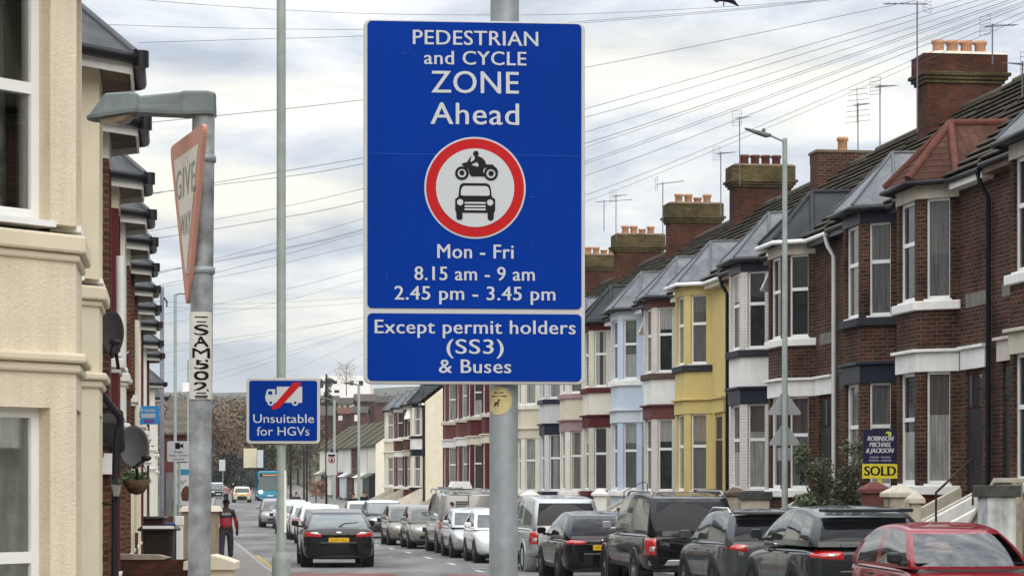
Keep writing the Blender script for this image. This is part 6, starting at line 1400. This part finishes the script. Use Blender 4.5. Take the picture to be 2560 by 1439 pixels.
aerial('aerial with level boom left of the stubby yellow pot chimney', 1657, 570, 455, 88.0, -1.4, boom=.8)
aerial('leaning aerial over the fifth chimney beside the blue sign', 1540, 580, 487, 99.0, -.8, boom=.6)
aerial('rough aerial with long level boom just right of the blue sign', 1510, 560, 500, 104.0, -1.3, boom=1.3, panel=False)
aerial('aerial cut by the right edge over the nearest ridge', 2556, 215, 155, 50.0, .5, boom=.5)
# ---------------------------------------------------------------- people
def skin_body(name, pts, edges, m, parent, root=0, lev=2):
    me = bpy.data.meshes.new(name); me.from_pydata([p[:3] for p in pts], edges, []); me.materials.append(m)
    o = bpy.data.objects.new(name, me); COL.objects.link(o); o.parent = parent
    o.modifiers.new('skin', 'SKIN').use_smooth_shade = True
    s = o.modifiers.new('sub', 'SUBSURF'); s.levels = lev; s.render_levels = lev
    me.skin_vertices  # layer exists once the modifier is there
    if not me.skin_vertices:
        bpy.context.view_layer.objects.active = o; bpy.ops.mesh.customdata_skin_add()
    for v, p in zip(me.skin_vertices[0].data, pts):
        v.radius = (p[3], p[4] if len(p) > 4 else p[3])
    me.skin_vertices[0].data[root].use_root = True
    return o
def person(label, pos, rz, top, legs, skin, accents=None, h=1.76, step=.12, grp=None):
    t = thing('person', label, 'person', pos, rz, grp); k = h/1.76
    J = [(0, 0, .95, .125, .10), (0, .0, 1.12, .115, .09), (0, .01, 1.32, .145, .105), (0, .0, 1.44, .09, .08), (0, .01, 1.50, .055, .06), (0, .03, 1.56, .065, .08), (0, .035, 1.65, .075, .095), (0, .02, 1.72, .06, .075)]
    E = [(0, 1), (1, 2), (2, 3), (3, 4), (4, 5), (5, 6), (6, 7)]
    arms = []
    for s_, sw in ((1, .10), (-1, -.08)):
        i = len(J); J += [(s_*.18, 0, 1.41, .062), (s_*.245, -.02+sw*.3, 1.14, .046), (s_*.255, .06+sw, .92, .034), (s_*.25, .075+sw, .85, .036), (s_*.25, .085+sw, .79, .022)]
        E += [(3, i), (i, i+1), (i+1, i+2), (i+2, i+3), (i+3, i+4)]; arms.append(i)
        # fingers
        for f in range(4): J += [(s_*(.232+.014*f), .10+sw, .755-.006*(1.5-abs(f-1.5)), .009), (s_*(.232+.014*f), .095+sw, .715+.006*f, .007)]; E += [(i+4, len(J)-2), (len(J)-2, len(J)-1)]
        J += [(s_*.225, .115+sw, .80, .010), (s_*.222, .125+sw, .765, .008)]; E += [(i+3, len(J)-2), (len(J)-2, len(J)-1)]
    for s_, st in ((1, step), (-1, -step)):
        i = len(J); J += [(s_*.095, 0, .90, .095), (s_*.10, st*.55+.02, .50, .062), (s_*.10, st, .09, .042), (s_*.105, st+.12, .035, .038), (s_*.105, st+.20, .03, .025)]; E += [(0, i), (i, i+1), (i+1, i+2), (i+2, i+3), (i+3, i+4)]
    J = [tuple(c*k for c in j) for j in J]
    skin_body('body', J, E, skin, t)
    # jacket over torso and arms
    A = [(0, 0, .90, .155, .125), (0, 0, 1.10, .155, .12), (0, .01, 1.32, .175, .125), (0, 0, 1.44, .10, .09), (0, .01, 1.485, .07, .07)]; AE = [(0, 1), (1, 2), (2, 3), (3, 4)]
    for s_, sw in ((1, .10), (-1, -.08)):
        i = len(A); A += [(s_*.185, 0, 1.41, .078), (s_*.25, -.02+sw*.3, 1.14, .064), (s_*.258, .06+sw, .90, .05)]; AE += [(3, i), (i, i+1), (i+1, i+2)]
    jo = skin_body('jacket', [tuple(c*k for c in j) for j in A], AE, top, t)
    Tm_ = [(0, 0, .96, .13, .11), (0, 0, .88, .12, .11)]; TE = [(0, 1)]
    for s_, st in ((1, step), (-1, -step)):
        i = len(Tm_); Tm_ += [(s_*.095, 0, .84, .105), (s_*.10, st*.55+.02, .50, .08), (s_*.10, st, .13, .066)]; TE += [(1, i), (i, i+1), (i+1, i+2)]
    skin_body('trousers', [tuple(c*k for c in j) for j in Tm_], TE, legs, t)
    q = MB()
    for s_, st in ((1, step), (-1, -step)): q.ball((s_*.105*k, (st+.08)*k, .045), (.05, .14, .05), 8)
    q.build('shoes', BLACKPL, t)
    q = MB(); q.loft([[(r*math.cos(a)*1.0, .022+dy+r*1.15*math.sin(a), z) for a in [2*math.pi*i/16 for i in range(16)]] for z, r, dy in [(1.66*k, .076, -.012), (1.69*k, .080, -.008), (1.725*k, .074, 0), (1.752*k, .052, .0), (1.765*k, .015, 0)]]); q.build('hair', mat('black_hair', (.008, .007, .007), .8, var=.2), t)
    q = MB()
    for s_ in (1, -1): q.ball((s_*.033*k, .118*k, 1.655*k), .011, 6, 0); q.ball((s_*.082*k, .02*k, 1.64*k), (.012, .024, .034), 6, 1)
    q.ball((0, .132*k, 1.62*k), (.014, .018, .022), 6, 1); q.box(-.026*k, .026*k, .105*k, .122*k, 1.575*k, 1.583*k, 2); q.build('face', [SIGNBLK, skin, MAROON], t)
    t.scale = (1.18, 1.12, 1)
    return t
JACK = bpy.data.materials.new('black_red_jacket'); JACK.use_nodes = True
tj = JACK.node_tree; bj = tj.nodes['Principled BSDF']; bj.inputs['Roughness'].default_value = .7
tcj = N(tj, 'ShaderNodeTexCoord'); sj = N(tj, 'ShaderNodeSeparateXYZ'); tj.links.new(tcj.outputs['Object'], sj.inputs[0])
rj = N(tj, 'ShaderNodeValToRGB'); rj.color_ramp.interpolation = 'CONSTANT'; tj.links.new(sj.outputs[2], rj.inputs[0])
# object z runs 0.8..1.5 m ; scale into 0..1 by subtracting
mj = N(tj, 'ShaderNodeMapRange', inp={1: .78, 2: 1.55}); tj.links.new(sj.outputs[2], mj.inputs[0]); tj.links.new(mj.outputs[0], rj.inputs[0])
ej = rj.color_ramp.elements; ej[0].position = 0; ej[0].color = (.012, .010, .012, 1); ej[1].position = .16; ej[1].color = (.27, .012, .022, 1); x = ej.new(.60); x.color = (.012, .011, .013, 1)
tj.links.new(rj.outputs[0], bj.inputs['Base Color'])
SK = mat('brown_skin', (.045, .024, .017), .55, var=.15); JEAN = mat('dark_jeans', (.035, .042, .05), .85, var=.25)
p = PG(565, 68.0); me_ = person('person in a black and red jacket with white lettering walking away on the left pavement', (p.x, p.y, p.z-.02), ANG-.1, JACK, JEAN, SK, h=1.78)
q = MB(); text(q, 'CANADA', -.135, .135, 1.315, .085, -.128, .05)
for v in range(len(q.v)): x, y, z = q.v[v]; q.v[v] = (x, y+.25*x*x*2, z)
q.build('jacket_lettering', SIGNWHITE, me_, recalc=False)
q = MB()
for s_, sw in ((1, .10), (-1, -.08)): q.tube([(s_*.225, -.055, 1.44), (s_*.305, -.075+sw*.3, 1.14), (s_*.302, .0+sw, .93)], .017, 6)
q.build('sleeve_stripe', SIGNWHITE, me_)
DK = mat('dark_clothes', (.012, .012, .015), .8, var=.2); DK2 = mat('brown_coat', (.05, .03, .028), .8, var=.2); PNK = mat('pinkish_coat', (.34, .17, .16), .8, var=.2)
SK2 = mat('pale_skin', (.40, .25, .18), .55, var=.1)
for px, d, m, lab in [(741, 150, DK2, 'distant person in a brown coat standing by the right parked cars'), (884, 140, DK, 'distant person in dark clothes before the far cream house'), (910, 150, DK, 'second distant person in dark clothes near the grey crossover'), (566, 240, PNK, 'distant person in a pinkish coat beside the far road'), (583, 268, DK, 'distant person in dark clothes under the far trees')]:
    p = PG(px, d); person(lab, (p.x, p.y, p.z), ANG+(0 if px < 700 else 2.6), m, DK, SK2, h=1.72, grp='distant pedestrians')
# bush by a porch in the far low row, and a yellow sign board by the road
p = PG(790, 225); fb = thing('shrub', 'rusty orange hedge bush far down the right pavement', 'shrub', tuple(p)); q = MB(); leaves(q, [((random.uniform(-.7, .7), random.uniform(-.6, .6), random.uniform(.8, 2.1)), (.5, .5, .4)) for _ in range(9)], 600, .12); q.build('foliage', leafmat('rusty_leaves', (.10, .045, .015), (.22, .10, .04)), fb, recalc=False); q = MB(); q.tube([(0, 0, 0), (0, 0, 1.2)], .06, 6); q.build('stem', BARK, fb)

# the rest of the street behind and beside the camera (seen in reflections)
for i in range(10): row3('plain brick terraced house beside the camera', 33.5-i*6.4, 15.1, 6.3, (BRICKR, CREAMB), 7.4)
t = thing('terraced_house', 'long brick building across the road end behind the camera', 'building', (4, -42, 0)); q = MB(); q.box(-30, 30, -8, 0, -.3, 7.5); q.build('wall', BRICKD, t); q = MB(); q.prism([(-8.4, 7.4), (-4, 10.4), (.4, 7.4)], -30.3, 30.3, 'x'); q.build('roof', TILE, t)
t = thing('terraced_house', 'long cream building at the near corner left of the camera', 'building', tuple(SL(-16, -6)), ANG); q = MB(); q.box(-8, 0, -18, 14, -.3, 6.5); q.build('wall', CREAM, t); q = MB(); q.prism([(-8.4, 6.4), (-4, 9), (.4, 6.4)], -18.3, 14.3, 'y'); q.build('roof', TILE, t)

# thin autumn haze over the valley
hz = MB(); hz.box(-2490, 2490, -58, 3190, -1.5, 135); ho = hz.build('haze', []); ho['kind'] = 'stuff'; ho['label'] = 'thin pale haze over the far valley'
hm = bpy.data.materials.new('haze'); hm.use_nodes = True; ht = hm.node_tree; ht.nodes.clear(); oo = N(ht, 'ShaderNodeOutputMaterial'); pv = N(ht, 'ShaderNodeVolumePrincipled'); pv.inputs['Color'].default_value = (.86, .90, .95, 1); pv.inputs['Density'].default_value = .00013; pv.inputs['Anisotropy'].default_value = .2
ht.links.new(pv.outputs[0], oo.inputs['Volume']); ho.data.materials.append(hm)
